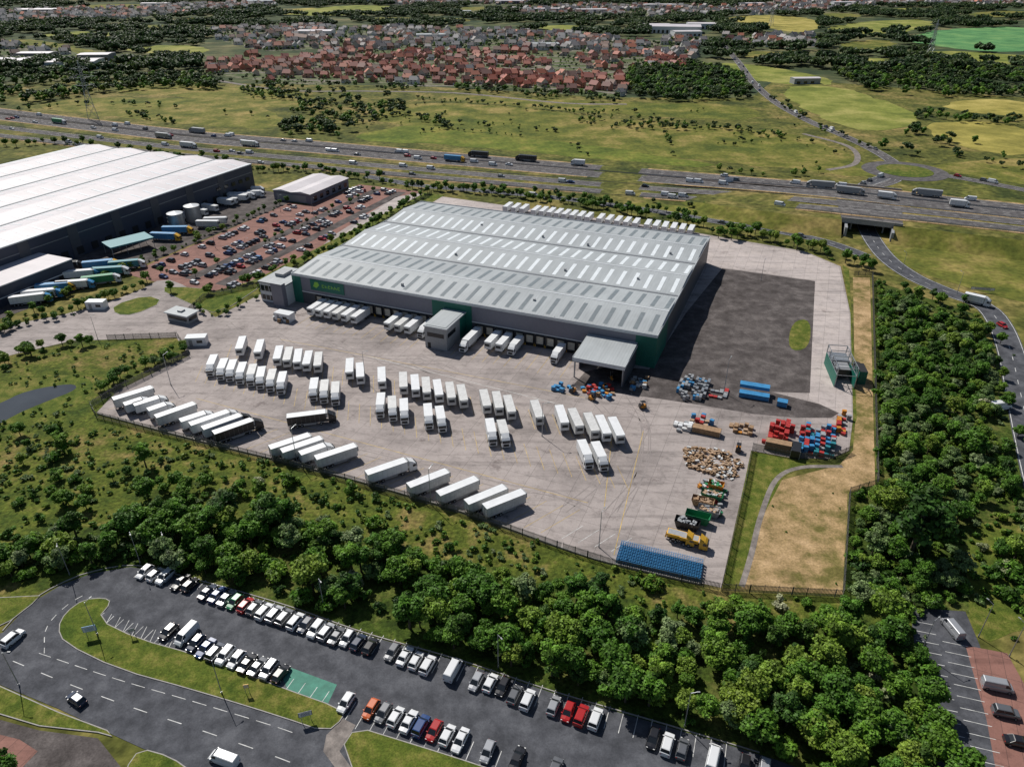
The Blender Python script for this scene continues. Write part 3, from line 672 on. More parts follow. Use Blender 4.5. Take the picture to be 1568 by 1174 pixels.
def mk_artic(L,k='white',ck='white',roof=None):
    mb=MB(); trailer_parts(mb,-L/2,L/2,k,roof,True)
    for a in (1.3,2.6,3.9):
        for y in (-1.05,1.05): wheel(mb,-L/2+a,y,.48,.35)
    for y in (-1.25,1.2): mb.box(-L/2+4.4,L/2-3,y,y+.05,.55,1.0,'grey')
    cab(mb,L/2+.6,ck); mb.box(L/2-3.2,L/2+.7,-.45,.45,.6,1.0,'chassis')
    for xx in (L/2-1.6,L/2+2.): 
        for y in (-1.02,1.02): wheel(mb,xx,y,.5,.35)
    return mb.mesh('articulated_lorry')
def mk_rigid(L,k='white',ck='white',roof=None):
    mb=MB(); trailer_parts(mb,-L/2,L/2-2.4,k,roof,False,1.05,3.7); cab(mb,L/2-2.2,ck)
    for xx in (-L/2+1.8,L/2-1.):
        for y in (-1.02,1.02): wheel(mb,xx,y,.48,.35)
    mb.box(-L/2+.2,L/2-1,-.45,.45,.6,1.0,'chassis')
    for y in (-1.25,1.2): mb.box(-L/2+2.6,L/2-3,y,y+.05,.5,.95,'grey')
    return mb.mesh('box_lorry')
def mk_car(kind,key,c,rough=.22,metal=0.):
    m,nt,b=newmat('car_paint_'+key); b.inputs['Base Color'].default_value=rgb(c); b.inputs['Roughness'].default_value=rough; b.inputs['Metallic'].default_value=metal
    b.inputs['Coat Weight'].default_value=.5; b.inputs['Coat Roughness'].default_value=.05
    mb=MB()
    if kind=='hatch': st=[(-2.05,.74,.62),(-2.0,.84,.85),(-1.6,.88,.98),(0,.9,.96),(.95,.89,.94),(1.75,.85,.80),(2.05,.72,.62)]; gh=(-1.85,1.15,-1.45,.35,.92,1.48)
    elif kind=='saloon': st=[(-2.3,.74,.62),(-2.25,.85,.95),(-1.5,.89,.98),(0,.91,.93),(.95,.9,.92),(1.95,.86,.78),(2.3,.72,.6)]; gh=(-1.65,1.15,-.95,.35,.9,1.42)
    elif kind=='suv': st=[(-2.2,.8,.7),(-2.15,.9,1.05),(-1.6,.93,1.12),(0,.94,1.1),(1.05,.93,1.08),(1.95,.9,.98),(2.2,.78,.7)]; gh=(-2.0,1.25,-1.75,.55,1.07,1.68)
    else: st=[(-2.6,.9,.7),(-2.58,.97,1.3),(-1.6,.98,1.35),(0,.98,1.32),(1.5,.97,1.28),(2.3,.92,1.05),(2.6,.8,.7)]; gh=(-2.58,2.0,-2.5,1.25,1.28,2.05)
    def ring(x,w,zt): return [(x,-w*.92,.22),(x,-w,.5),(x,-w*.97,zt*.8),(x,-w*.86,zt),(x,0,zt+.03),(x,w*.86,zt),(x,w*.97,zt*.8),(x,w,.5),(x,w*.92,.22)]
    mb.loft([ring(*s) for s in st],m,smooth=False)
    xb0,xb1,xt0,xt1,zb,zt=gh; wb=st[3][1]*.88; wt=wb*.82
    B=[(xb0,-wb,zb),(xb1,-wb*.95,zb),(xb1,wb*.95,zb),(xb0,wb,zb)]; T=[(xt0,-wt,zt),(xt1,-wt,zt),(xt1,wt,zt),(xt0,wt,zt)]
    side=m if kind=='van' else 'glass'
    vs=B+T
    mb.add(vs,[(0,1,5,4)],side); mb.add(vs,[(2,3,7,6)],side); mb.add(vs,[(1,2,6,5)],'glass'); mb.add(vs,[(3,0,4,7)],side if kind=='van' else 'glass')
    R=[(xt0-.05,-wt-.03,zt),(xt1+.05,-wt-.03,zt),(xt1+.05,wt+.03,zt),(xt0-.05,wt+.03,zt)]
    R2=[(xt0+.08,-wt*.85,zt+.07),(xt1-.1,-wt*.85,zt+.07),(xt1-.1,wt*.85,zt+.07),(xt0+.08,wt*.85,zt+.07)]
    mb.loft([R,R2],m,smooth=False)
    for sy in (-1,1):
        for (xb,xt) in ((xb0,xt0),(xb1,xt1),((xb0+xb1)/2-.1,(xt0+xt1)/2-.1)):
            mb.beam((xb,sy*(wb*(.95 if xb==xb1 else 1)+.005),zb),(xt,sy*(wt+.005),zt),.05,m)
        mb.box(xb1-.35,xb1-.2,min(sy*wb,sy*(wb+.25)),max(sy*wb,sy*(wb+.25)),zb,zb+.15,m)
        if kind=='van': mb.face([(.9,sy*(wb-.02),zb+.05),(1.85,sy*(wb*.96),zb+.05),(1.25,sy*(wt+.04),zt-.12),(.9,sy*(wt+.04),zt-.12)],'glass')
    xf=st[-1][0];xr=st[0][0];wd=st[-1][1]
    for sy in (-1,1):
        mb.box(xf-.22,xf-.02,min(sy*wd*.98,sy*wd*.6),max(sy*wd*.98,sy*wd*.6),.56,.70,'lamp')
        mb.box(xr-.02,xr+.12,min(sy*wd*1.0,sy*wd*.7),max(sy*wd*1.0,sy*wd*.7),.62,.80,'tail')
        for xx in (xr+.8,xf-.8): wheel(mb,xx,sy*(st[3][1]-.1),.32 if kind!='van' else .36,.22)
    mb.box(xf-.06,xf+.015,-.45,.45,.35,.5,'black')
    return mb.mesh('car')
COL={'white':(.66,.67,.68),'silver':(.36,.37,.39),'grey':(.14,.145,.155),'black':(.014,.014,.017),'blue':(.02,.055,.17),'red':(.36,.012,.012),'navy':(.018,.03,.06),'lblue':(.05,.17,.36),'orange':(.5,.10,.02),'green':(.02,.19,.07)}
CM={}
for kd in ('hatch','saloon','suv','van'):
    for key,c in COL.items():
        if kd=='van' and key not in('white','silver','grey','black'): continue
        CM[(kd,key)]=mk_car(kd,kd+'_'+key,c,.28,.3 if key in('silver','grey') else 0)
def car(px,py,rot,key=None,kind=None,name='parked_car',world=None,z=.11):
    key=key or random.choices(list(COL),[24,15,16,20,8,9,7,2,1,.4])[0]; kind=kind or random.choice(['hatch','hatch','saloon','suv'])
    x,y=world or G(px,py,.7); place(name if kind!='van' else name.replace('car','van'),CM[(kind,key)],x,y,rot+random.gauss(0,.02),1.03,z)
UP=TH+math.pi/2
km={'w':'white','b':'black','n':'navy','u':'lblue','s':'silver','e':'green','r':'red','k':'grey','o':'orange','B':'blue'}
def carrow(xs,off=0):
    for it in xs:
        x,y,k=it[:3]; kd=it[3] if len(it)>3 else None
        car(x,y,UP+(math.pi if random.random()<.4 else 0),km[k],kd)
carrow([(222,875,'w'),(238,879,'w'),(253,883,'w'),(276,891,'b'),(291,895,'b'),(318,906,'n'),(333,910,'B'),(347,915,'s'),(360,921,'e'),(376,926,'r'),(390,930,'k'),(405,936,'w'),(421,940,'s'),(436,945,'k'),(453,951,'w','suv'),(468,957,'n'),(484,963,'w'),(500,967,'s'),(516,973,'k'),(532,977,'s'),(549,983,'n'),(567,989,'b'),
 (601,998,'k'),(620,1004,'w'),(637,1011,'w'),(655,1018,'w'),(694,1025,'w','van'),(729,1043,'s'),(751,1045,'w'),(770,1051,'b'),(788,1063,'k'),(808,1071,'w'),(848,1080,'s'),(870,1089,'r'),(890,1095,'r'),(912,1100,'w'),(1000,1130,'b'),(1022,1139,'w'),(1045,1146,'k'),(1092,1160,'w','van'),(1140,1172,'b'),(1170,1180,'s')])
carrow([(258,967,'b'),(286,972,'w','van'),(300,984,'n'),(315,992,'B'),(330,998,'n'),(345,1003,'w'),(362,1009,'w'),(379,1015,'b'),(395,1020,'k'),(412,1025,'s'),(430,1031,'b'),(530,1075,'w'),(568,1085,'o'),(587,1091,'k'),(606,1097,'w'),(626,1104,'w'),(645,1111,'B'),(665,1118,'r'),(685,1125,'w'),(705,1133,'w'),(747,1150,'s'),(792,1161,'b'),(850,1178,'k')])
car(20,977,math.radians(70),'white','suv','car'); car(117,1070,math.radians(150),'navy','hatch','car'); car(343,1162,math.radians(160),'white','van','car')
car(1458,962,math.radians(97),'silver','van'); car(1437,1100,math.radians(-12),'white','saloon'); car(1527,1050,math.radians(-15),'silver','van'); car(1540,1090,math.radians(-15),'grey','suv'); car(1450,1142,math.radians(-14),'black','van'); car(1560,1135,math.radians(-15),'black')
for xr in (-80,-68,-62.5,-51,-45.5,-34):
    y=-1 if xr>-80 else 4
    while y<(108 if xr in(-80,-34) else 156):
        dn=.45+.45*noise.noise(Vector((xr/9,y/18,3)))-(.14 if y>80 else 0)
        if random.random()<dn: 
            car(0,0,TH+(math.pi if random.random()<.5 else 0),None,None,world=S(xr,y))
        y+=2.8
T95=mk_trailer(9.6,'white','white'); T95b=mk_trailer(9.6,'white2','white2'); T12=mk_trailer(11.2,'white2','white'); TBK=mk_trailer(12,'black','white')
AR=mk_artic(11.); ARB=mk_artic(11.,'white','black'); ARK=mk_artic(11.,'black','black','white'); RG=mk_rigid(9.5); RGs=mk_rigid(7.5,'white','white'); RGb=mk_rigid(9.5,'white2','white','white2')
ARbl=mk_artic(12.,'blue','yel'); ARgn=mk_artic(12.,'grn','white'); ARgy=mk_artic(12.,'grey','grey'); ARbk=mk_artic(12.,'black','black'); ARw=mk_artic(12.,'white','blue'); ARt=mk_artic(12.,'teal','white')
def pl(name,me,px,py,rot,jit=.02):
    x,y=G(px,py,2.2); place(name,me,x,y,rot+random.gauss(0,jit),1,.11)
rA=[(370,531),(398,536),(427,546),(442,548),(457,551),(472,554),(488,556),(536,566),(552,573),(585,580),(618,588),(636,592),(653,596),(671,600),(690,604),(708,608),(743,616),(762,619),(780,625),(822,633),(860,641),(881,646),(905,653),(923,657),(943,660)]
rB=[(325,559),(341,565),(355,567),(370,571),(386,574),(400,578),(416,582),(432,586),(481,596),(497,599),(514,602),(583,620),(601,625),(619,629),(656,637),(675,641),(752,661),(771,663),(896,695),(918,698)]
for i,(x,y) in enumerate(rA): pl('semi_trailer',random.choice([T95,T95b]),x,y,ROWH)
for i,(x,y) in enumerate(rB): pl('box_lorry',random.choice([RG,RG,RGb]),x,y,ROWH)
for x,y,me in ((205,609,T12),(232,618,RG),(248,627,RGs),(212,619,RGs),(270,635,T12),(303,642,RG),(322,647,AR),(341,653,ARB),(358,660,ARK),(470,641,ARK),(445,683,T12),(463,688,T12),(486,692,RG),(515,699,T12),(592,722,AR),(656,740,T12),(701,752,T12),(744,765,T12),(772,772,T12)):
    nm='semi_trailer' if me in(T12,) else ('articulated_lorry' if me in(AR,ARB,ARK) else 'box_lorry')
    pl(nm,me,x,y,BOTH-.12 if y>680 else BOTH+(.0 if (x,y)!=(470,641) else -.45))
for x,y,me in ((485,472,T95),(498,474,T95),(511,476,T95),(523,479,T95b),(536,482,T95),(549,486,T95),(603,493,T95),(615,499,T95b),(626,505,T95),(640,513,RG),(716,524,AR),(752,525,T95),(769,528,T95),(787,531,RG),(851,545,RG)):
    wx,wy=G(x,y,2.2); sx,sy=SI(wx,wy); L={T95:9.6,T95b:9.6,RG:9.5,AR:11.}[me]
    wx,wy=S(sx,-L/2-1.0); place('semi_trailer' if me in(T95,T95b) else ('box_lorry' if me is RG else 'articulated_lorry'),me,wx,wy,TH-math.pi/2,1,.11)
for a,b,n in ((778,803,3),(821,902,8),(920,974,5),(992,1058,6)):
    for i in range(n):
        x=a+(b-a)*i/(n-1); y=316+(x-778)*.127
        pl('semi_trailer',T95,x,y+2,UP)
for x,y,me in ((330,338,T12),(318,343,T12),(350,308,T95),(365,303,T95),(378,299,RG),(392,296,RG),(395,290,RGs),(345,300,T95),(190,405,ARt),(150,405,ARbl),(165,415,ARt),(150,428,ARgn),(120,420,ARw),(110,436,ARw),(80,440,ARbl),(60,450,ARw),(95,408,ARbk),(42,458,ARw),(250,362,ARbl),(268,352,ARbl)):
    pl('articulated_lorry',me,x,y,UP-.9 if x<200 else UP-1.2,.06)
for y in (64,72,80,92,104):
    x0,y0=S(-117,y+1.7); place('semi_trailer',T95,x0,y0,TH,1,.1)
mb=MB(); mb.add([(-5,-10,5.5),(5,-10,5),(5,10,5),(-5,10,5.5)],[(0,1,2,3)],'teal'); mb.add([(-5,-10,5.2),(5,-10,4.7),(5,10,4.7),(-5,10,5.2)],[(3,2,1,0)],'grey'); mb.box(-5.05,-5,-10,10,4.9,5.5,'teal'); mb.box(5.0,5.05,-10,10,4.5,5.1,'teal'); mb.box(-5,5,-10.05,-10,4.6,5.2,'teal')
for a in (-4.6,4.6):
    for b in (-9.5,-3,3,9.5): mb.box(a-.1,a+.1,b-.1,b+.1,0,4.9,'steel')
x,y=G(196,368,5); mb.build('loading_canopy',(x,y,.1),TH-.35)
def along(P,t,off):
    i=int(t*(len(P)-2)); p=P[i]; d=P[i+1]-p; n=Vector((-d.y,d.x,0)).normalized()
    q=p+n*off; return q,math.atan2(d.y,d.x)
def traffic(P,lanes,n,dirn,z=.15,lor=.04,name='car'):
    for i in range(n):
        q,a=along(P,random.uniform(.12,.95),random.choice(lanes))
        if random.random()<lor: place('articulated_lorry',random.choice([ARw,ARgy,ARbk,AR]),q.x,q.y,a+(0 if dirn>0 else math.pi),1,q.z+z)
        else: place(name,random.choice([CM[(random.choice(['hatch','saloon','suv']),random.choice(['white','silver','grey','black','red','white','blue']))],CM[('van','white')]]),q.x,q.y,a+(0 if dirn>0 else math.pi),1.1,q.z+z)
traffic(M1,(-4,0,4),24,-1); traffic(M2,(-4,0,4),26,1); traffic(M3,(-2,2),16,1); traffic(M4,(-2,2),12,1,lor=0)
traffic(L1,(-1.7,),5,1,.13,0); traffic(UR,(2,),4,1,.13,.0); traffic(R1,(2,),8,1,.14,0); traffic(R1,(-2,),7,-1,.14,.1); traffic(R2,(2,),5,1,.14,0)
for px,py,me,P in ((682,250,ARbl,M2),(267,227,AR,M3),(67,191,ARgn,M2),(735,240,ARbk,M1),(810,246,ARbk,M1),(297,204,ARgy,M1),(882,250,RG,M1),(1357,319,RG,M2),(1472,322,RG,M2),(1415,287,ARgy,M1)):
    x,y=G(px,py,hb(px)+1.5); i=min(range(len(P)-1),key=lambda i:(P[i].x-x)**2+(P[i].y-y)**2); d=P[i+1]-P[i]; n=Vector((-d.y,d.x,0)).normalized()*2.5
    place('articulated_lorry' if me is not RG else 'box_lorry',me,P[i].x+n.x,P[i].y+n.y,math.atan2(d.y,d.x)+(math.pi if P is M1 else 0),1,P[i].z+.15)
car(1535,498,math.radians(-80),'red','hatch','car'); pl('box_lorry',RG,1497,458,math.radians(-40)); x,y=G(1532,622,1); place('parked_van',CM[('van','white')],x,y,.2,1.3,.1)
# ------------------------------------------------------------------ yard clutter
def container(name,px,py,rot,k,L=6.,z=.11,h=2.6,w=2.44):
    mb=MB(); mb.box(-L/2,L/2,-w/2,w/2,.1,h,k)
    n=int(L/.5)
    for i in range(n):
        x=-L/2+.25+i*L/n
        for y0,y1 in ((-w/2-.05,-w/2-.001),(w/2+.001,w/2+.05)): mb.box(x,x+.22,y0,y1,.25,h-.15,k)
    for x in (-L/2-.03,L/2-.09):
        for y in (-w/2-.06,w/2-.06): mb.box(x,x+.12,y,y+.12,0,h+.04,'grey')
    for y in (-.6,-.2,.2,.6): mb.beam((L/2+.05,y,.2),(L/2+.05,y,h-.1),.03,'steel')
    x,y=G(px,py,1.2); return mb.build(name,(x,y,z),rot)
def skip(name,px,py,rot,k,fill=None,L=5.5,h=1.9):
    mb=MB(); w=1.2
    A=[(-L/2+.6,-w*.8,.1),(L/2-.6,-w*.8,.1),(L/2-.6,w*.8,.1),(-L/2+.6,w*.8,.1)]; B=[(-L/2,-w,h),(L/2,-w,h),(L/2,w,h),(-L/2,w,h)]
    mb.loft([A,B],k,caps=False,smooth=False); mb.add(A,[(0,3,2,1)],k)
    mb.add([(x*.97,y*.95,h-.02) for x,y,z in B]+[(x*.92,y*.92,.35) for x,y,z in A],[(0,4,5,1),(1,5,6,2),(2,6,7,3),(3,7,4,0),(4,7,6,5)],k)
    for y in (-w-.06,w): mb.box(-L/2,L/2,y,y+.06,h-.15,h+.02,k)
    for x in (-1.6,-.5,.6,1.7):
        for y in (-w-.03,w-.02): mb.box(x,x+.12,y,y+.06,.5,h-.1,k)
    if fill: 
        for i in range(26): mb.obox(random.uniform(-L/2+.8,L/2-.8),random.uniform(-.8,.8),h-.7+random.uniform(0,.5),random.uniform(.4,1.2),random.uniform(.2,.8),random.uniform(.15,.5),random.uniform(0,3),random.choice(fill))
    x,y=G(px,py,.8); return mb.build(name,(x,y,.11),rot)
def pip1(x,y,w):
    c=False;j=len(w)-1
    for i in range(len(w)):
        if (w[i][1]>y)!=(w[j][1]>y) and x<(w[j][0]-w[i][0])*(y-w[i][1])/(w[j][1]-w[i][1])+w[i][0]: c=not c
        j=i
    return c
def stacks(name,pts,ks,n,sz=(1.2,1.0,.8),hmax=3,rot=TH,jit=.15,grid=True):
    w=poly(pts); A=np.array(w); mb=MB()
    lo=A.min(0);hi=A.max(0); c=0; tries=0; used=[]
    while c<n and tries<n*40:
        tries+=1; x=random.uniform(lo[0],hi[0]); y=random.uniform(lo[1],hi[1])
        if not pip1(x,y,w): continue
        if grid:
            lx,ly=SI(x,y); lx=round(lx/(sz[0]*1.15))*sz[0]*1.15; ly=round(ly/(sz[1]*1.15))*sz[1]*1.15
            if (lx,ly) in used: continue
            used.append((lx,ly)); x,y=S(lx,ly)
        k=random.choice(ks); hh=random.randint(1,hmax)
        for j in range(hh):
            z=.11+j*(sz[2]+.03); r=rot+random.gauss(0,jit)
            mb.obox(x,y,z+.12,sz[0],sz[1],sz[2]-.12,r,k); mb.obox(x,y,z,sz[0]*.9,sz[1]*.9,.115,r,'wood')
            if sz[2]>.5: mb.obox(x,y,z+sz[2]-.1,sz[0]*1.04,sz[1]*1.04,.08,r,k,'dark' if random.random()<.35 else None)
        c+=1
    return mb.build(name)
stacks('crate_stack',[(1180,655),(1210,650),(1206,680),(1172,678)],['red'],26,(1.2,1.,.9),3)
stacks('crate_stack',[(1228,656),(1282,662),(1268,702),(1222,696)],['red','blue','teal','blue','red','grey'],70,(1.2,1.,.8),3)
stacks('crate_stack',[(1282,635),(1298,637),(1294,668),(1280,660)],['red','orange','grey'],14,(1.2,1.,.8),2)
stacks('pallet_stack',[(1120,650),(1152,655),(1148,668),(1116,662)],['wood','card','orange'],14,(1.2,1.,.5),4)
stacks('crate_stack',[(1035,648),(1062,650),(1058,662),(1032,660)],['white2','grey','white'],12,(1.2,1.,.8),2)
stacks('cardboard_waste_pile',[(1046,685),(1110,690),(1138,712),(1125,738),(1090,728),(1050,715)],['card','wood','card','white2','wood'],230,(1.1,.6,.25),3,jit=.9,grid=False)
stacks('scrap_pile',[(1070,735),(1112,742),(1104,790),(1066,770)],['grey','grn','red','white2','wood','orange'],55,(1.1,.7,.4),2,jit=.7,grid=False)
stacks('pallet_stack',[(1062,640),(1090,645),(1086,660),(1060,655)],['blue','card','grey','red'],16,(1.2,1.,.6),3)
stacks('crate_stack',[(882,585),(925,588),(950,600),(930,618),(895,602)],['blue','red','blue','orange','wood'],34,(1.2,1.,.7),2,jit=.5,grid=False)
stacks('crate_stack',[(850,590),(875,594),(872,604),(848,600)],['blue'],9,(1.2,1.,.7),2)
stacks('roll_cage_row',[(1042,578),(1062,580),(1052,616),(1034,606)],['steel','grey','blue','grey'],36,(.8,.7,1.6),1,jit=.02)
stacks('roll_cage_row',[(1068,582),(1090,586),(1076,618),(1058,612)],['steel','steel','grey','steel','blue'],40,(.8,.7,1.6),1,jit=.02)
stacks('pallet_stack',[(1080,600),(1115,598),(1110,612),(1090,612)],['steel','grey','red'],12,(1.2,1.,.6),1)
stacks('crate_stack',[(967,580),(1000,575),(985,598),(958,605)],['blue','grey','white2','wood'],20,(1.2,1.,.7),2,jit=.4,grid=False)
stacks('pallet_stack',[(418,482),(455,484),(440,496),(415,492)],['steel','wood','grey'],14,(1.2,1.,.7),2,jit=.3,grid=False)
container('shipping_container',1155,604,TH+.05,'blue',9,h=1.6); container('shipping_container',1155,596,TH+.05,'blue',9,z=1.8,h=1.2); container('shipping_container',1198,616,TH,'blue',3,h=1.8)
container('shipping_container',1192,683,TH+.02,'wood',7); container('shipping_container',1218,690,UP,'black',5); container('shipping_container',1082,658,TH,'wood',8,h=1.8)
skip('skip',1090,760,TH,'grn',['card','white2','grey']); skip('skip',1076,770,TH,'wood',['card','wood']); skip('skip',1068,795,TH,'grn',None,6.,2.4); skip('skip',1052,804,TH,'black',['grey'],6,2.2); skip('skip',1085,784,TH,'grey',['card','grey']); skip('skip',1096,745,TH,'orange',['grn','white2'],4)
def mk_gritter():
    mb=MB(); cab(mb,1.6,'yel'); mb.box(-3.4,1.5,-.45,.45,.6,1,'chassis')
    A=[(-3.3,-.5,1.1),(1.3,-.5,1.1),(1.3,.5,1.1),(-3.3,.5,1.1)];B=[(-3.5,-1.2,2.7),(1.4,-1.2,2.7),(1.4,1.2,2.7),(-3.5,1.2,2.7)]
    mb.loft([A,B],'yel',smooth=False); mb.box(-3.3,1.2,-1,1,2.705,2.75,'grey')
    for x in (-2.3,-1,2.8):
        for y in (-1,1): wheel(mb,x,y,.5,.35)
    mb.beam((-3.8,0,.5),(-3.5,0,2.4),.3,'yel'); return mb.mesh('gritting_lorry')
gr=mk_gritter(); 
for x,y in ((1062,828),(1042,822)): wx,wy=G(x,y,1.5); place('gritting_lorry',gr,wx,wy,TH+.0,.9,.11)
mb=MB(); A=Vector(G(952,833));Bv=Vector(G(1077,862)); d=(Bv-A).normalized(); q=Vector((d.y,-d.x)); L=(Bv-A).length; wdt=7.5
nrow=int(wdt/.95); 
for r in range(nrow):
    o=A+q*(r*.95+.5)
    for z in (.3,1.5): 
        s=o; e=o+d*L; mb.beam((s.x,s.y,z),(e.x,e.y,z),.06,'blue'); s2=s+q*.5;e2=e+q*.5; mb.beam((s2.x,s2.y,z),(e2.x,e2.y,z),.06,'blue')
    i=0
    while i<L:
        p=o+d*i; mb.obox(p.x,p.y,.11,.07,.6,1.5,math.atan2(d.y,d.x),'blue'); i+=.5
mb.build('cage_trolley_rows')
mb=MB()
for x in (-3,3):
    mb.box(x-.15,x+.15,-8,8,0,4.2,'green')
    for y in (-8,-4,0,4,8): mb.beam((x,y,0),(x,y,7),.16,'steel')
    for y in (-8,-4,0,4): mb.beam((x,y,4.3),(x,y+4,7),.08,'steel'); mb.beam((x,y,7),(x,y+4,7),.12,'steel'); mb.beam((x,y,4.3),(x,y+4,4.3),.12,'steel')
for y in (-8,-4,0,4,8): mb.beam((-3,y,7),(3,y,7),.12,'steel'); mb.beam((-3,y,4.3),(3,y,4.3),.1,'steel')
mb.box(-2.8,2.8,2,7.5,4.4,4.5,'steel'); mb.box(4.5,7,-5,1,0,4.6,'green','dark'); mb.cyl((5.6,3,0),(5.6,3,3.5),1.2,1.2,14,'dark'); mb.box(-2.2,2.2,-3,7,1.5,4,'black','grey')
x,y=G(1284,575); mb.build('vehicle_wash_gantry',(x,y,.11),UP-math.pi/2+.22)
mb=MB(); mb.box(-1.1,.6,-.6,.6,.3,1.1,'orange'); mb.box(-1.3,-.7,-.55,.55,.4,1.4,'black'); mb.box(-.9,.4,-.55,.55,2.1,2.18,'black')
for x in (-.9,.4):
    for y in (-.5,.5): mb.beam((x,y,1.),(x,y,2.1),.04,'black'); wheel(mb,x,y,.3,.25)
for y in (-.35,.35): mb.beam((.75,y,.1),(.75,y,2.6),.06,'steel'); mb.box(.75,1.8,y-.06,y+.06,.1,.16,'steel')
mb.box(-.5,-.1,-.25,.25,1.1,1.5,'black'); fk=mb.mesh('forklift')
for px,py,r in ((878,600,1),(938,582,2),(985,625,.3),(905,612,2.5),(1130,690,1.2)): x,y=G(px,py); place('forklift_truck',fk,x,y,r,1.1,.11)
# ------------------------------------------------------------------ street lamps, pylons, fences, signs
mb=MB(); mb.cyl((0,0,0),(0,0,.6),.16,.16,8,'steel'); mb.cyl((0,0,.6),(0,0,10),.11,.06,8,'steel'); mb.beam((0,0,9.9),(1.3,0,10.25),.045,'steel'); mb.box(1.1,1.7,-.13,.13,10.2,10.3,'grey'); mb.box(1.2,1.65,-.1,.1,10.17,10.199,'lamp')
lamp=mb.mesh('street_lamp')
for px,py,sc,r in ((917,838,1.15,1),(1048,1112,1,0),(1498,975,1,2),(1410,1000,1,.5),(1545,1005,1,2),(1108,602,1.3,1),(497,935,1,-1),(763,1022,1,-1),(150,972,1,1),(107,880,1,-1),(262,862,1,-1),(215,862,1,-1),(340,1062,1,1),(660,772,1.2,1),(455,708,1.2,1),(262,590,1.2,1),(560,585,1.2,0),(830,668,1.2,0),(150,520,1,1),(1165,430,1,1),(1380,418,1,2),(1465,450,1,2),(430,325,1,0),(330,380,1,0),(380,395,1,0),(480,330,1,0),(30,1050,1,0)):
    x,y=G(px,py); place('street_lamp',lamp,x,y,r,sc*.92,.1)
def pylon(px,py,h):
    mb=MB(); k='steel'; W=h*.09
    lv=[0,.22,.42,.58,.7,.8,.9,1.]; wd=[1,.72,.5,.34,.28,.24,.16,.03]
    for i in range(len(lv)-1):
        a=[(sx*W*wd[i],sy*W*wd[i],lv[i]*h) for sx,sy in ((-1,-1),(1,-1),(1,1),(-1,1))]; b=[(sx*W*wd[i+1],sy*W*wd[i+1],lv[i+1]*h) for sx,sy in ((-1,-1),(1,-1),(1,1),(-1,1))]
        for j in range(4): mb.beam(a[j],b[j],.22,k); mb.beam(a[j],b[(j+1)%4],.14,k); mb.beam(a[(j+1)%4],b[j],.14,k); mb.beam(b[j],b[(j+1)%4],.12,k)
    for z,wa in ((.58,.17),(.72,.21),(.86,.14)):
        for s in (-1,1):
            mb.beam((s*W*.3,W*.2,z*h),(s*wa*h,0,z*h+.6),.16,k); mb.beam((s*W*.3,-W*.2,z*h),(s*wa*h,0,z*h+.6),.16,k); mb.beam((s*W*.2,0,z*h+h*.05),(s*wa*h,0,z*h+.6),.14,k); mb.beam((s*wa*h,0,z*h+.6),(s*wa*h,0,z*h-2.4),.16,'gutter')
    x,y=G(px,py); mb.build('electricity_pylon',(x,y,0),.5)
pylon(143,182,46); pylon(1423,85,46); pylon(1180,40,46)
def fence(name,px,h=2.4,step=3.,world=None,z0=.05):
    P=[Vector((*G(*p),0)) for p in px] if world is None else [Vector((*p,0)) for p in world]
    mb=MB()
    for a,b in zip(P[:-1],P[1:]):
        L=(b-a).length; d=(b-a)/L; n=Vector((-d.y,d.x,0)); r=math.atan2(d.y,d.x)
        for i in range(int(L/step)+1):
            p=a+d*(i*step); mb.obox(p.x,p.y,z0,.12,.12,h+.1,r,'fence')
        for z in (.4,h-.4):
            m=(a+b)/2; mb.obox(m.x+n.x*.05,m.y+n.y*.05,z0+z,L,.05,.06,r,'fence')
        k=int(L/.28)
        for i in range(k):
            p=a+d*(i*.28)-n*.02; e=d*.075; mb.add([(p.x-e.x,p.y-e.y,z0+.08),(p.x+e.x,p.y+e.y,z0+.08),(p.x+e.x,p.y+e.y,z0+h-.1),(p.x,p.y,z0+h+.1),(p.x-e.x,p.y-e.y,z0+h-.1)],[(0,1,2,3,4)],'fence')
    return mb.build(name)
fence('palisade_fence',[(290,546),(180,600),(140,625),(148,640),(300,678),(500,728),(700,786),(862,843),(940,868),(1104,905),(1290,915),(1300,757),(1343,744),(1335,423),(1306,423)])
fence('palisade_fence',[(1104,905),(1142,740),(1152,688),(1215,702),(1270,705),(1303,692)],2.2)
fence('palisade_fence',None,2.2,world=[S(-22,158),S(-17,60),S(-22,10),S(-36,-12),S(-30,-30)])
fence('palisade_fence',[(165,520),(272,516),(292,545)],2.)
P=pathpts([(150,634),(300,674),(500,724),(700,782),(862,840),(940,864),(1100,901)],4); mb=MB(); N=normals(P); 
vs=[];fs=[]
for i,p in enumerate(P):
    q=p+N[i]*.2; r=p-N[i]*.2; vs+=[(q.x,q.y,.05),(q.x,q.y,.45),(r.x,r.y,.45),(r.x,r.y,.05)]
for i in range(len(P)-1):
    for j in range(3): fs.append((4*i+j,4*i+j+1,4*i+5+j,4*i+4+j))
mb.add(vs,fs,'kerb'); mb.build('kerb_wall')
def sign(px,py,w,h,k,rot=0,z=1.6):
    mb=MB(); mb.box(-w/2,w/2,-.05,.05,z,z+h,k); mb.box(-w/2+.1,w/2-.1,-.07,-.051,z+.1,z+h-.1,'white')
    for x in (-w/3,w/3): mb.beam((x,0,0),(x,0,z),.06,'steel')
    for i in range(3): mb.box(-w/3,w/3,-.08,-.071,z+h*(.25+.2*i),z+h*(.32+.2*i),k)
    x,y=G(px,py); mb.build('direction_sign',(x,y,.1),rot)
sign(470,1105,2.4,1.2,'navy',.3); sign(205,975,1.2,.8,'navy',.3); sign(1503,448,9,1.2,'black',-.2,1.); sign(142,975,2.5,1.5,'blue',.3); sign(1115,285,5,3,'blue',-.3,2); sign(380,1062,1,1,'yel',.2)
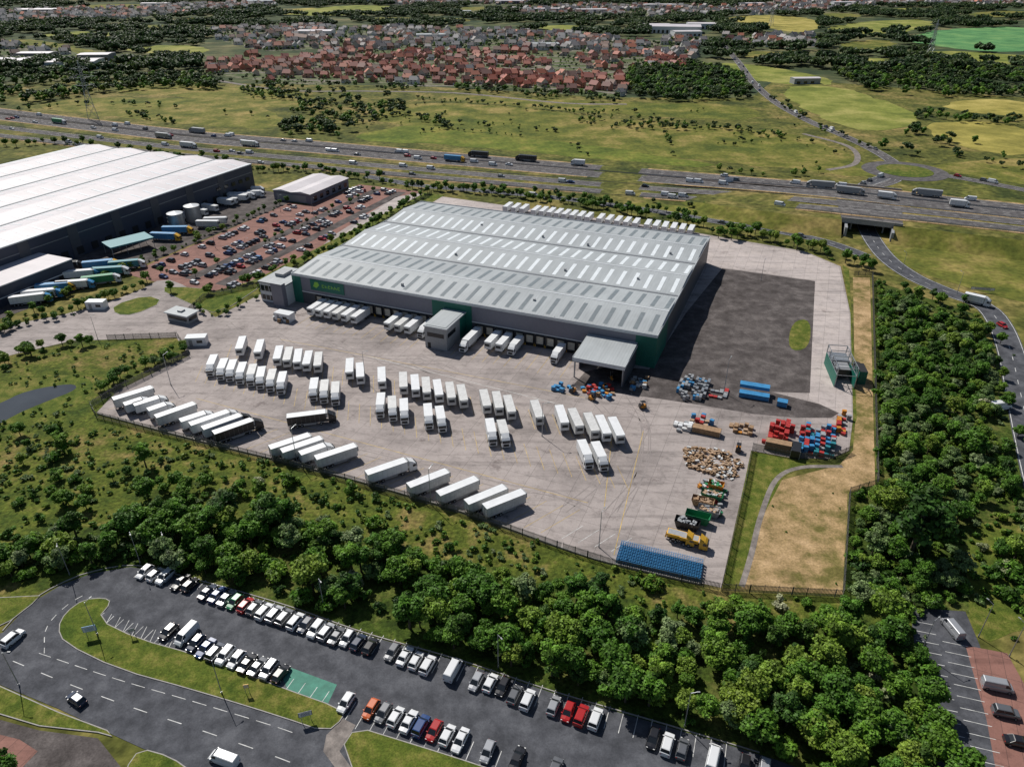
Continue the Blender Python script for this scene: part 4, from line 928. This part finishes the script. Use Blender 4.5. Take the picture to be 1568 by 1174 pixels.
# ------------------------------------------------------------------ distant buildings
def shed(px,py,w,d,h,rot,wall='clad',roof='roofw'):
    mb=MB(); mb.box(-w/2,w/2,-d/2,d/2,0,h,wall); ridge_roof(mb,-w/2-.3,w/2+.3,-d/2-.3,d/2+.3,h,max(1,int(d/25)),h*.12,roof)
    for i in range(int(w/8)): mb.box(-w/2+3+i*8,-w/2+7+i*8,-d/2-.06,-d/2-.003,.5,h*.5,'glass')
    x,y=G(px,py); mb.build('industrial_shed',(x,y,0),rot)
for a in ((20,102,60,40,9,.1),(110,104,70,40,9,.15,'trim'),(150,92,40,30,8,.1),(60,90,45,25,8,0),(1035,50,90,60,12,-.2,'trim'),(1075,44,60,40,10,-.1,'trim'),(1005,45,50,40,9,0),(485,55,60,35,9,0,'trim'),(905,20,80,40,9,.1),(955,16,60,40,8,.2),(835,18,60,40,8,.1),(1232,128,30,12,6,.1,'grey'),(40,100,30,20,7,.2),(1050,55,50,30,8,.1,'trim'),(700,22,70,30,8,.1,'trim','roof'),(1010,12,90,40,9,0,'trim'),(1150,10,70,40,9,.2),(240,10,80,40,9,.1,'trim'),(60,20,90,50,9,.1),(835,75,40,25,8,.1,'clad','roof'),(660,60,50,25,8,.1,'trim','roof'),(1290,8,70,30,9,.1,'trim'),(1450,4,90,40,9,.1,'trim'),(560,4,80,40,9,.1,'trim'),(400,6,80,40,9,.1,'clad','roof'),(780,6,90,40,9,.1)):
    shed(*a)
HM=[]
def mk_house(wall,roof,w=9.5,d=8.,det=True):
    mw=paint('house_wall_%d'%len(HM),wall,.8,.15); mr=paint('roof_tile_%d'%len(HM),roof,.7,.2)
    mb=MB(); h=5.
    mb.box(-w/2,w/2,-d/2,d/2,0,h,mw)
    mb.add([(-w/2,-d/2,h),(-w/2,d/2,h),(-w/2,0,h+3.2)],[(0,2,1)],mw); mb.add([(w/2,-d/2,h),(w/2,d/2,h),(w/2,0,h+3.2)],[(0,1,2)],mw)
    o=.4; 
    for s in (-1,1):
        mb.add([(-w/2-o,s*(d/2+o),h-.3),(w/2+o,s*(d/2+o),h-.3),(w/2+o,0,h+3.35),(-w/2-o,0,h+3.35)],[(0,1,2,3) if s<0 else (3,2,1,0)],mr)
    mb.box(w/2-1.4,w/2-.7,-.4,.4,h+1.8,h+4.3,mw)
    for s in (-1,1):
        y0,y1=(-d/2-.05,-d/2-.003) if s<0 else (d/2+.003,d/2+.05)
        for x in (-3,1.6): mb.box(x,x+1.4,y0,y1,3.1,4.4,'glass'); 
        mb.box(-3,-1.4,y0,y1,.9,2.2,'glass'); mb.box(2,3,y0,y1,0,2.1,'white')
    mb.box(-w/2-2.7,-w/2-.003,-d/2+1,d/2-1.5,0,2.6,mw); mb.add([(-w/2-2.9,-d/2+.8,2.5),(-w/2,-d/2+.8,3.6),(-w/2,d/2-1.3,3.6),(-w/2-2.9,d/2-1.3,2.5)],[(0,1,2,3)],mr)
    HM.append(mb.mesh('house'))
for wl,rf in (((.42,.20,.13),(.36,.095,.055)),((.45,.25,.17),(.26,.070,.05)),((.62,.54,.44),(.42,.14,.08)),((.40,.20,.15),(.18,.075,.06)),((.60,.57,.52),(.14,.13,.135)),((.68,.66,.64),(.22,.215,.22)),((.48,.43,.39),(.22,.13,.10)),((.64,.60,.54),(.30,.27,.26))): mk_house(wl,rf)
# ------------------------------------------------------------------ instancing
NI=0
def instancer(root,name,me,pts):
    global NI
    if not pts: return
    NI+=len(pts)
    vs=[];fs=[]
    for x,y,s,r,*z in pts:
        zz=z[0] if z else 0; o=len(vs)
        for k in range(4):
            a=r+math.pi/4+k*math.pi/2; vs.append((x+math.cos(a)*s*.70711,y+math.sin(a)*s*.70711,zz))
        fs.append((o,o+1,o+2,o+3))
    im=bpy.data.meshes.new(name); im.from_pydata(vs,[],fs); im.update()
    io=bpy.data.objects.new(name,im); link(io,root); io.instance_type='FACES'; io.use_instance_faces_scale=True; io.instance_faces_scale=1.
    io.show_instancer_for_render=False; io.show_instancer_for_viewport=False
    ch=bpy.data.objects.new(me.name+'_source',me); link(ch,io)
def group(name,meshes,pts,weights=None):
    root=empty(name); idx=rng.choice(len(meshes),len(pts),p=(None if weights is None else np.array(weights)/sum(weights)))
    for i,me in enumerate(meshes): instancer(root,name+'_part',me,[p for p,k in zip(pts,idx) if k==i])
    return root
def pip(X,Y,w):
    c=np.zeros(len(X),bool); j=len(w)-1
    for i in range(len(w)):
        xi,yi=w[i];xj,yj=w[j]
        if yi!=yj: c^=((yi>Y)!=(yj>Y))&(X<(xj-xi)*(Y-yi)/(yj-yi)+xi)
        j=i
    return c
RD=np.array(ROADS)
def scatter(pts,sp,smin,smax,thr=None,ns=40.,excl=(),roads=True,off=0,world=False,clr=2.,pw=1.):
    w=pts if world else poly(pts); A=np.array(w); lo=A.min(0);hi=A.max(0)
    gx,gy=np.meshgrid(np.arange(lo[0],hi[0],sp),np.arange(lo[1],hi[1],sp)); X=gx.ravel()+rng.uniform(-.5,.5,gx.size)*sp; Y=gy.ravel()+rng.uniform(-.5,.5,gx.size)*sp
    m=pip(X,Y,w)
    for e in excl: m&=~pip(X,Y,e)
    X=X[m];Y=Y[m]; out=[]
    if roads and len(X):
        keep=np.ones(len(X),bool)
        sel=RD[(RD[:,0]>lo[0]-20)&(RD[:,0]<hi[0]+20)&(RD[:,1]>lo[1]-20)&(RD[:,1]<hi[1]+20)]
        for a in range(0,len(X),2000):
            if len(sel): 
                d=np.hypot(X[a:a+2000,None]-sel[:,0],Y[a:a+2000,None]-sel[:,1])-sel[:,2]; keep[a:a+2000]=d.min(1)>clr
        X=X[keep];Y=Y[keep]
    for x,y in zip(X,Y):
        if thr is not None:
            nv=noise.fractal(Vector((x/ns+off,y/ns,3.1+off)),1.,2.,3)
            if nv<thr: continue
        out.append((x,y,smin+(smax-smin)*random.random()**pw,random.uniform(0,6.28)))
    return out
def hedge(px,sp,smin,smax,wid=2.,world=None,gap=0.):
    P=pathpts(px,sp) if world is None else resample([(*p,0) for p in world],sp)
    N=normals(P); return [(p.x+n.x*o,p.y+n.y*o,random.uniform(smin,smax),random.uniform(0,6.28)) for p,n in zip(P,N) for o in [random.gauss(0,wid)] if random.random()>gap]
ICO=None
def ico():
    global ICO
    if ICO is None:
        import bmesh
        bm=bmesh.new(); bmesh.ops.create_icosphere(bm,subdivisions=2,radius=1); ICO=(np.array([v.co[:] for v in bm.verts]),[[v.index for v in f.verts] for f in bm.faces]); bm.free()
    return ICO
def tree_mesh(name,h,cr,ch,ncl,nl,leaf,mat,seed,trunk=True,crf=(.26,.44),spread=.76):
    r=np.random.default_rng(seed); cz=h-ch/2
    C=[];R=[]
    for i in range(ncl):
        d=r.normal(size=3); d/=np.linalg.norm(d); rad=r.uniform(.25,1)**.5*spread*r.uniform(.85,1.12)
        c=np.array([d[0]*cr*rad,d[1]*cr*rad,cz+d[2]*ch/2*rad*.9]); C.append(c); R.append(cr*r.uniform(*crf)*(1.1-.3*rad))
    V=[];Fc=[];Cl=[];MI=[]
    n0=0
    iv,ifc=ico()
    for c,rr in zip(C,R):
        b=r.uniform(.62,1.35); jit=1+r.normal(0,.12,(len(iv),1))
        v=iv*jit*rr*np.array([.74,.74,.62])+c; V.append(v); Fc+= [[a+n0 for a in f] for f in ifc]; Cl.append(np.full(len(iv),b*.4)); MI+=[0]*len(ifc); n0+=len(iv)
        n=int(nl*(rr/(cr*.4))**2)
        d=r.normal(size=(n,3)); d[:,2]=np.where(d[:,2]<-.4,-d[:,2]*.7,d[:,2]); d/=np.linalg.norm(d,axis=1)[:,None]
        p=c+d*rr*r.uniform(.72,1.2,(n,1))*np.array([1,1,.85])
        nn=d*.8+r.normal(size=(n,3))*.5+np.array([0,0,.45]); nn/=np.linalg.norm(nn,axis=1)[:,None]
        a=np.cross(nn,r.normal(size=(n,3))); a/=np.linalg.norm(a,axis=1)[:,None]; bb=np.cross(nn,a)
        s=leaf*r.uniform(.5,1.4,(n,1))/2
        q=np.stack([p-a*s*1.2-bb*s*.2,p-bb*s*.8+a*s*.1,p+a*s*1.1+bb*s*.3,p+bb*s*.9-a*s*.15],1).reshape(-1,3); V.append(q)
        Fc+=[[n0+4*i,n0+4*i+1,n0+4*i+2,n0+4*i+3] for i in range(n)]; MI+=[0]*n
        Cl.append(np.repeat(b*r.uniform(.7,1.4,n),4)); n0+=4*n
    if trunk:
        mb=MB(); mb.cyl((0,0,0),(0,0,h*.62),h*.03,h*.014,7,'bark')
        for c in C[:6]: mb.cyl((0,0,h*.28),tuple(c),h*.013,h*.005,5,'bark')
        V.append(np.array(mb.v)); Fc+=[[a+n0 for a in f] for f in mb.f]; MI+=[1]*len(mb.f); Cl.append(np.ones(len(mb.v)))
    V=np.concatenate(V); me=bpy.data.meshes.new(name); me.from_pydata(V.tolist(),[],Fc); me.materials.append(mat); me.materials.append(MT['bark'])
    me.polygons.foreach_set('material_index',MI); cl=np.concatenate(Cl); ca=me.color_attributes.new('Col','FLOAT_COLOR','POINT')
    arr=np.ones((len(cl),4)); arr[:,:3]=cl[:,None]; ca.data.foreach_set('color',arr.ravel()); me.update(); return me
T=[tree_mesh('broadleaf_tree',8.5,3.5,6.2,20,120,.52,LEAF[0],1),tree_mesh('broadleaf_tree',9.5,3.1,7.4,20,120,.50,LEAF[0],2),tree_mesh('broadleaf_tree',7.5,3.7,5.4,22,120,.52,LEAF[0],3),tree_mesh('broadleaf_tree',9,3.3,6.8,18,130,.52,LEAF[1],4)]
TW=[tree_mesh('willow_tree',7,3.2,5.2,18,130,.44,LEAF[2],5,spread=.82),tree_mesh('willow_tree',6,2.9,4.6,17,130,.44,LEAF[2],6,spread=.88)]
TB=[tree_mesh('bush',2.6,1.7,2.4,8,80,.36,LEAF[0],7,False),tree_mesh('bush',2.2,1.9,2.0,9,75,.36,LEAF[0],8,False),tree_mesh('bush',2.4,1.6,2.2,7,80,.34,LEAF[1],9,False)]
TBL=[tree_mesh('flowering_bush',2.4,1.7,2.2,8,85,.34,LEAF[4],10,False)]
TS=[tree_mesh('scrub',.9,.9,.8,4,34,.3,LEAF[0],11,False),tree_mesh('scrub',.7,1.1,.6,5,30,.3,LEAF[2],12,False)]
TF=[tree_mesh('far_tree',10,5,8,9,42,1.5,LEAF[3],13,False),tree_mesh('far_tree',9,5.5,7.5,10,40,1.5,LEAF[3],14,False),tree_mesh('far_tree',10,4.5,8.5,8,42,1.4,LEAF[0],15,False)]
TG=[tree_mesh('far_grove',13,16,9,26,30,3.2,LEAF[3],16,False,(.2,.34),.95),tree_mesh('far_grove',12,15,8,24,30,3.2,LEAF[3],17,False,(.2,.34),.95)]
# ---- woods
yardW=poly(YARD); dryW=poly([(1100,895),(1150,690),(1310,640),(1306,425),(1335,425),(1343,742),(1300,756),(1293,914),(1104,905)])
D1=[(0,850),(100,820),(190,795),(300,785),(400,785),(500,825),(620,855),(760,888),(880,908),(960,935),(1080,950),(1200,968),(1300,955),(1395,935),(1410,985),(1432,1090),(1440,1260),(1300,1260),(1180,1150),(900,1060),(760,1015),(600,962),(450,920),(300,880),(200,860),(120,866),(0,905)]
pts=scatter(D1,4.0,.42,1.05,-.3,20,off=1,excl=(CPP,))
pts+=scatter([(1500,1180),(1440,1260),(1200,1260),(1180,1150),(1300,1100)],5,.6,1,None,excl=(CPP,))
group('woodland_belt',T+TW,pts,[3.4,3.4,3.4,1.,.7,.6])
pts=scatter([(1345,460),(1400,458),(1490,500),(1520,570),(1560,680),(1568,760),(1480,780),(1470,900),(1400,930),(1310,925),(1305,790),(1350,760)],3.9,.35,.85,-.36,22,off=5,clr=4,excl=(dryW,))
pts+=scatter([(1560,680),(1700,780),(1700,960),(1568,930),(1500,920),(1520,860),(1568,820)],4.6,.5,.9,-.05,25,off=5,clr=4)
group('roadside_woodland',T+TW,pts,[2.6,2.6,2.6,.7,2.4,2.4])
pts=scatter([(-40,640),(140,650),(400,715),(700,800),(950,880),(1090,920),(1280,925),(1080,940),(880,895),(620,840),(400,765),(190,785),(0,850),(-60,860)],4.4,.4,1.6,.10,14,excl=(yardW,dryW),off=9,pw=1.6)
pts+=scatter(D1,4.6,.7,1.9,-.2,14,off=3,excl=(CPP,))
pts+=scatter([(1340,440),(1400,462),(1500,500),(1568,700),(1568,930),(1400,935),(1300,925),(1300,760),(1345,745)],4.0,.6,1.7,-.25,14,off=12,clr=3,excl=(dryW,))
group('meadow_bushes',TB+TBL,pts,[3.4,3.4,1.,.45])
pts=scatter([(-40,640),(140,650),(400,705),(700,790),(950,870),(1090,910),(1280,920),(1420,940),(1430,1120),(1080,1000),(400,850),(0,890),(-60,890)],2.3,.4,1.5,-.12,8,excl=(yardW,dryW,CPP),off=4,pw=1.4)
pts+=scatter([(1340,430),(1400,450),(1500,490),(1568,700),(1568,990),(1400,935),(1300,925),(1300,760),(1345,745)],3.,.6,1.7,-.1,14,off=2,clr=2,excl=(dryW,))
pts+=scatter([(-60,560),(150,525),(280,525),(150,600),(130,640),(-60,640)],3.,.5,1.3,0.05,10,off=8,excl=(yardW,poly([(-60,640),(0,615),(110,585),(122,596),(20,640),(-60,680)])))
pts+=scatter([(1130,900),(1160,800),(1200,735),(1290,715),(1290,908)],7,.25,.5,.1,10,off=8,roads=True,clr=1)
group('scrub_patches',TS,pts,[4,1])
pts=[]
pts+=scatter([(60,780),(150,750),(220,710),(330,750),(400,795),(300,800),(150,805)],5.,.35,.85,.05,16,off=7)
pts+=scatter([(0,670),(110,650),(160,690),(140,720),(30,715)],5,.3,.7,.05,16,off=7)
pts+=scatter([(0,545),(60,528),(150,525),(140,535),(60,548),(0,575)],4,.3,.6)
pts+=scatter([(155,575),(200,560),(290,528),(295,540),(190,590),(140,620)],3.6,.3,.6,-.2,20,excl=(yardW,))
pts+=hedge([(160,592),(280,534)],3,.3,.55,1.2)
group('copse',T+TW,pts,[2,2,2,.6,.8,.6])
pts=[]
pts+=hedge(None,3.,.35,.62,1.6,[S(-26,158),S(-24,110),S(-22,60),S(-28,20),S(-38,-8)])
pts+=hedge(None,3.4,.3,.55,1.4,[S(-89,110),S(-90,60),S(-90,0),S(-92,-40)])
pts+=hedge(None,5,.3,.5,1.,[S(-57,150),S(-57,80),S(-57,2)],gap=.35)
pts+=hedge(None,3.,.35,.6,1.4,[S(-92,-30),S(-80,-70)])
pts+=hedge([(0,505),(60,492),(150,468),(215,440),(250,415)],3.,.35,.65,1.6)
pts+=hedge([(620,288),(700,294),(790,303),(900,318),(1000,334),(1080,350)],2.6,.42,.78,2.)
pts+=hedge([(720,288),(800,298),(900,310),(1000,324),(1080,338)],3.4,.4,.7,2.,gap=.2)
pts+=hedge([(1090,362),(1160,368),(1240,385),(1310,405),(1330,418)],3.,.4,.8,2.2)
pts+=hedge([(1100,352),(1160,362)],3,.5,.9,3)
pts+=hedge([(0,505),(100,480),(170,455)],3,.3,.5,1.5)
pts+=hedge([(300,470),(340,485),(410,440)],3.2,.25,.45,1.2)
pts+=hedge([(395,265),(470,262),(540,272),(610,284)],3.2,.4,.8,3)
pts+=hedge([(0,225),(90,222),(200,235),(300,246),(400,258)],4,.4,.8,4,gap=.2)
pts+=hedge([(1345,430),(1400,452),(1470,478),(1520,530),(1540,600),(1560,700)],4,.35,.7,3,gap=.2)
group('hedgerow',T+TB,pts,[2.4,2.4,2.4,.8,1,1,1])
for i,(px,py,sc,k) in enumerate(((1393,850,2.1,3),(1410,800,1.4,3),(1355,790,1.1,0),(262,448,.6,1),(420,812,1.25,3),(480,905,1.15,0),(20,1195,.8,1),(1480,700,1.2,2),(355,800,1.1,3),(300,838,1.1,0))):
    x,y=G(px,py); place('broadleaf_tree',T[k],x,y,i*1.3,sc,0)
# ---- mid-distance trees
pts=[]
pts+=scatter([(0,120),(120,108),(250,112),(340,128),(330,140),(250,135),(120,148),(60,160),(0,160)],9,.6,1.2,-.1,60)
pts+=scatter([(360,140),(430,135),(600,150),(620,165),(640,185),(560,200),(500,185),(430,170)],8,.3,.9,.0,40,off=3,pw=1.5)
pts+=scatter([(430,195),(470,180),(545,200),(540,212),(440,212)],8,.5,1.,-.15,40,off=4)
pts+=scatter([(190,175),(250,168),(330,185),(300,196),(220,190)],8,.3,.6,.1,30,off=4)
pts+=scatter([(960,108),(1060,100),(1140,118),(1150,152),(1060,158),(960,150)],8,.6,1.1,-.4,60)
pts+=scatter([(640,182),(680,184),(700,198),(650,198)],7,.4,.7,-.2,30)
pts+=scatter([(600,200),(900,222),(1100,245),(1260,260),(1340,200),(1200,170),(900,165),(640,150)],12,.15,.45,.26,50,off=6,pw=1.6)
pts+=scatter([(860,180),(960,184),(1180,203),(1200,213),(1000,200),(870,189)],8,.25,.6,-.05,30,off=6)
pts+=scatter([(1270,112),(1400,100),(1568,110),(1700,120),(1700,165),(1568,150),(1430,150),(1330,140)],9,.6,1.2,-.2,70)
pts+=scatter([(1330,215),(1400,195),(1430,215),(1500,220),(1480,240),(1400,240),(1350,228)],9,.4,1.,-.1,50)
pts+=scatter([(1400,172),(1568,185),(1568,192),(1400,188)],9,.5,.8,-.1,50)
pts+=scatter([(1440,232),(1568,238),(1700,250),(1700,275),(1500,262)],12,.3,.6,.1,40)
pts+=scatter([(700,132),(950,150),(950,160),(700,146)],9,.4,.8,-.1,40)
pts+=scatter([(300,112),(420,130),(640,134),(640,142),(420,138),(300,124)],8,.4,.8,.0,40)
pts+=hedge([(640,152),(800,165),(960,182),(1100,196),(1210,212)],6,.25,.55,2,gap=.2)
pts+=hedge([(560,172),(700,190),(860,205)],7,.25,.5,3,gap=.4)
pts+=hedge([(640,205),(700,200),(860,218),(900,240)],7,.2,.45,2,gap=.5)
pts+=hedge([(1180,150),(1240,190),(1330,228)],8,.3,.6,3,gap=.4)
pts+=hedge([(1000,170),(1010,190),(1030,240)],7,.2,.45,2,gap=.4)
pts+=hedge([(30,170),(150,160),(260,165),(420,182)],8,.3,.6,3,gap=.4)
pts+=hedge([(1100,262),(1200,272),(1260,262)],7,.3,.6,2,gap=.3)
pts+=hedge([(1000,310),(1150,328),(1290,350)],7,.25,.4,2,gap=.4)
group('distant_trees',TF+[T[1]],pts,[2.5,2.5,3,1])
# ---- housing
STR=MB()
def houses(pts,thr=-.4,skip_p=.12,off=0,sx=12.5,sy=21,sc=1.):
    w=poly(pts); A=np.array(w); lo=A.min(0);hi=A.max(0); o1=[]
    def wp(x,y): return (x+noise.noise(Vector((x/120+off,y/120,0)))*60, y+noise.noise(Vector((x/120,y/120+off,7)))*60)
    y=lo[1]; row=0
    while y<hi[1]:
        x=lo[0]; dy=sy*(.72 if row%2 else 1.28)
        if row%2==0:
            xs=np.arange(lo[0],hi[0],10.); seg=[]
            for xx in xs:
                q=wp(xx,y+dy/2)
                if pip1(q[0],q[1],w): seg.append(Vector((q[0],q[1],0)))
                else:
                    if len(seg)>2: ribbon(STR,seg,2.6,-2.6,.1,'path')
                    seg=[]
            if len(seg)>2: ribbon(STR,seg,2.6,-2.6,.1,'path')
        while x<hi[0]:
            X,Y=wp(x,y); e=3.; a=wp(x+e,y); ang=math.atan2(a[1]-Y,a[0]-X)
            if pip1(X,Y,w) and random.random()>skip_p and noise.noise(Vector((X/60,Y/60,off+2)))>thr:
                o1.append((X+random.uniform(-1.5,1.5),Y+random.uniform(-3,3),random.uniform(.8,1.2)*sc,ang+(math.pi if row%2 else 0)+random.choice([0,0,0,math.pi/2])+random.gauss(0,.12)))
            x+=sx
        y+=dy; row+=1
    return o1
RED=[(310,98),(380,84),(450,92),(520,76),(650,80),(760,76),(880,86),(1000,84),(1062,98),(1040,108),(965,112),(960,148),(880,148),(800,136),(720,132),(640,134),(560,126),(500,132),(400,126),(320,112)]
GREY=[(320,48),(450,42),(620,44),(760,48),(880,55),(1000,62),(1080,60),(1060,92),(900,82),(760,74),(650,78),(520,74),(400,80),(330,60)]
TOWNS=[[(760,18),(900,8),(1100,12),(1200,8),(1330,14),(1200,22),(1000,28),(850,27)],[(-50,22),(200,12),(420,2),(430,9),(300,22),(120,34),(-50,42)],[(1100,55),(1250,58),(1262,76),(1120,72)],[(1180,2),(1568,-6),(1700,-4),(1700,8),(1400,10),(1200,12)],[(520,0),(800,-4),(820,8),(600,8)],[(0,68),(90,72),(130,86),(60,92),(0,88)]]
sheet('estate_ground',RED,'town',.07,1); sheet('estate_ground',GREY,'town',.075,1)
for i,tp in enumerate(TOWNS): sheet('estate_ground',tp,'town',.078+.004*i,1)
hr=houses(RED,-.32,.12,off=1.5,sx=15.,sy=25,sc=.98); hg=houses(GREY,-.25,.12,off=4.2,sx=16,sy=26,sc=1.08)
for i,tp in enumerate(TOWNS): hg+=houses(tp,-.15,.2,off=8+i,sx=19,sy=28,sc=1.2)
STR.build('estate_streets')
nr=[p for p in hr]; k=len(hg)//8; rng.shuffle(hg) if False else None
group('housing_estate',HM[:4]+HM[5:7],hr,[5,4,3,2.4,.6,1.2]); group('distant_town',HM[2:],hg,[1.2,1.,2,3,2,2.])
pts=scatter(RED,11,.18,.5,-.1,30,roads=False)+scatter(GREY,12,.3,.75,-.1,40,roads=False)
for tp in TOWNS: pts+=scatter(tp,18,.4,.9,-.05,60,roads=False)
group('garden_trees',TF,pts)
fields=[poly(p) for p,_ in FARF]+[poly(p) for p in ([(1090,95),(1180,102),(1280,122),(1270,132),(1180,128),(1110,112)],RED,GREY,[(990,38),(1095,34),(1095,60),(990,60)])]+[poly(p) for p in TOWNS]
pts=scatter([(-400,-25),(2000,-25),(2000,100),(1568,112),(1300,112),(1150,108),(1060,95),(1080,60),(880,54),(450,42),(310,60),(310,110),(200,112),(0,118),(-400,150)],24,.5,1.1,-.06,150,excl=fields,off=3)
pts+=scatter([(-300,60),(310,50),(310,110),(200,112),(0,118),(-300,130)],22,.3,.7,.0,60,excl=fields,off=6)
group('distant_woodland',TG,pts)
print('done',len(bpy.data.objects),'instances',NI)
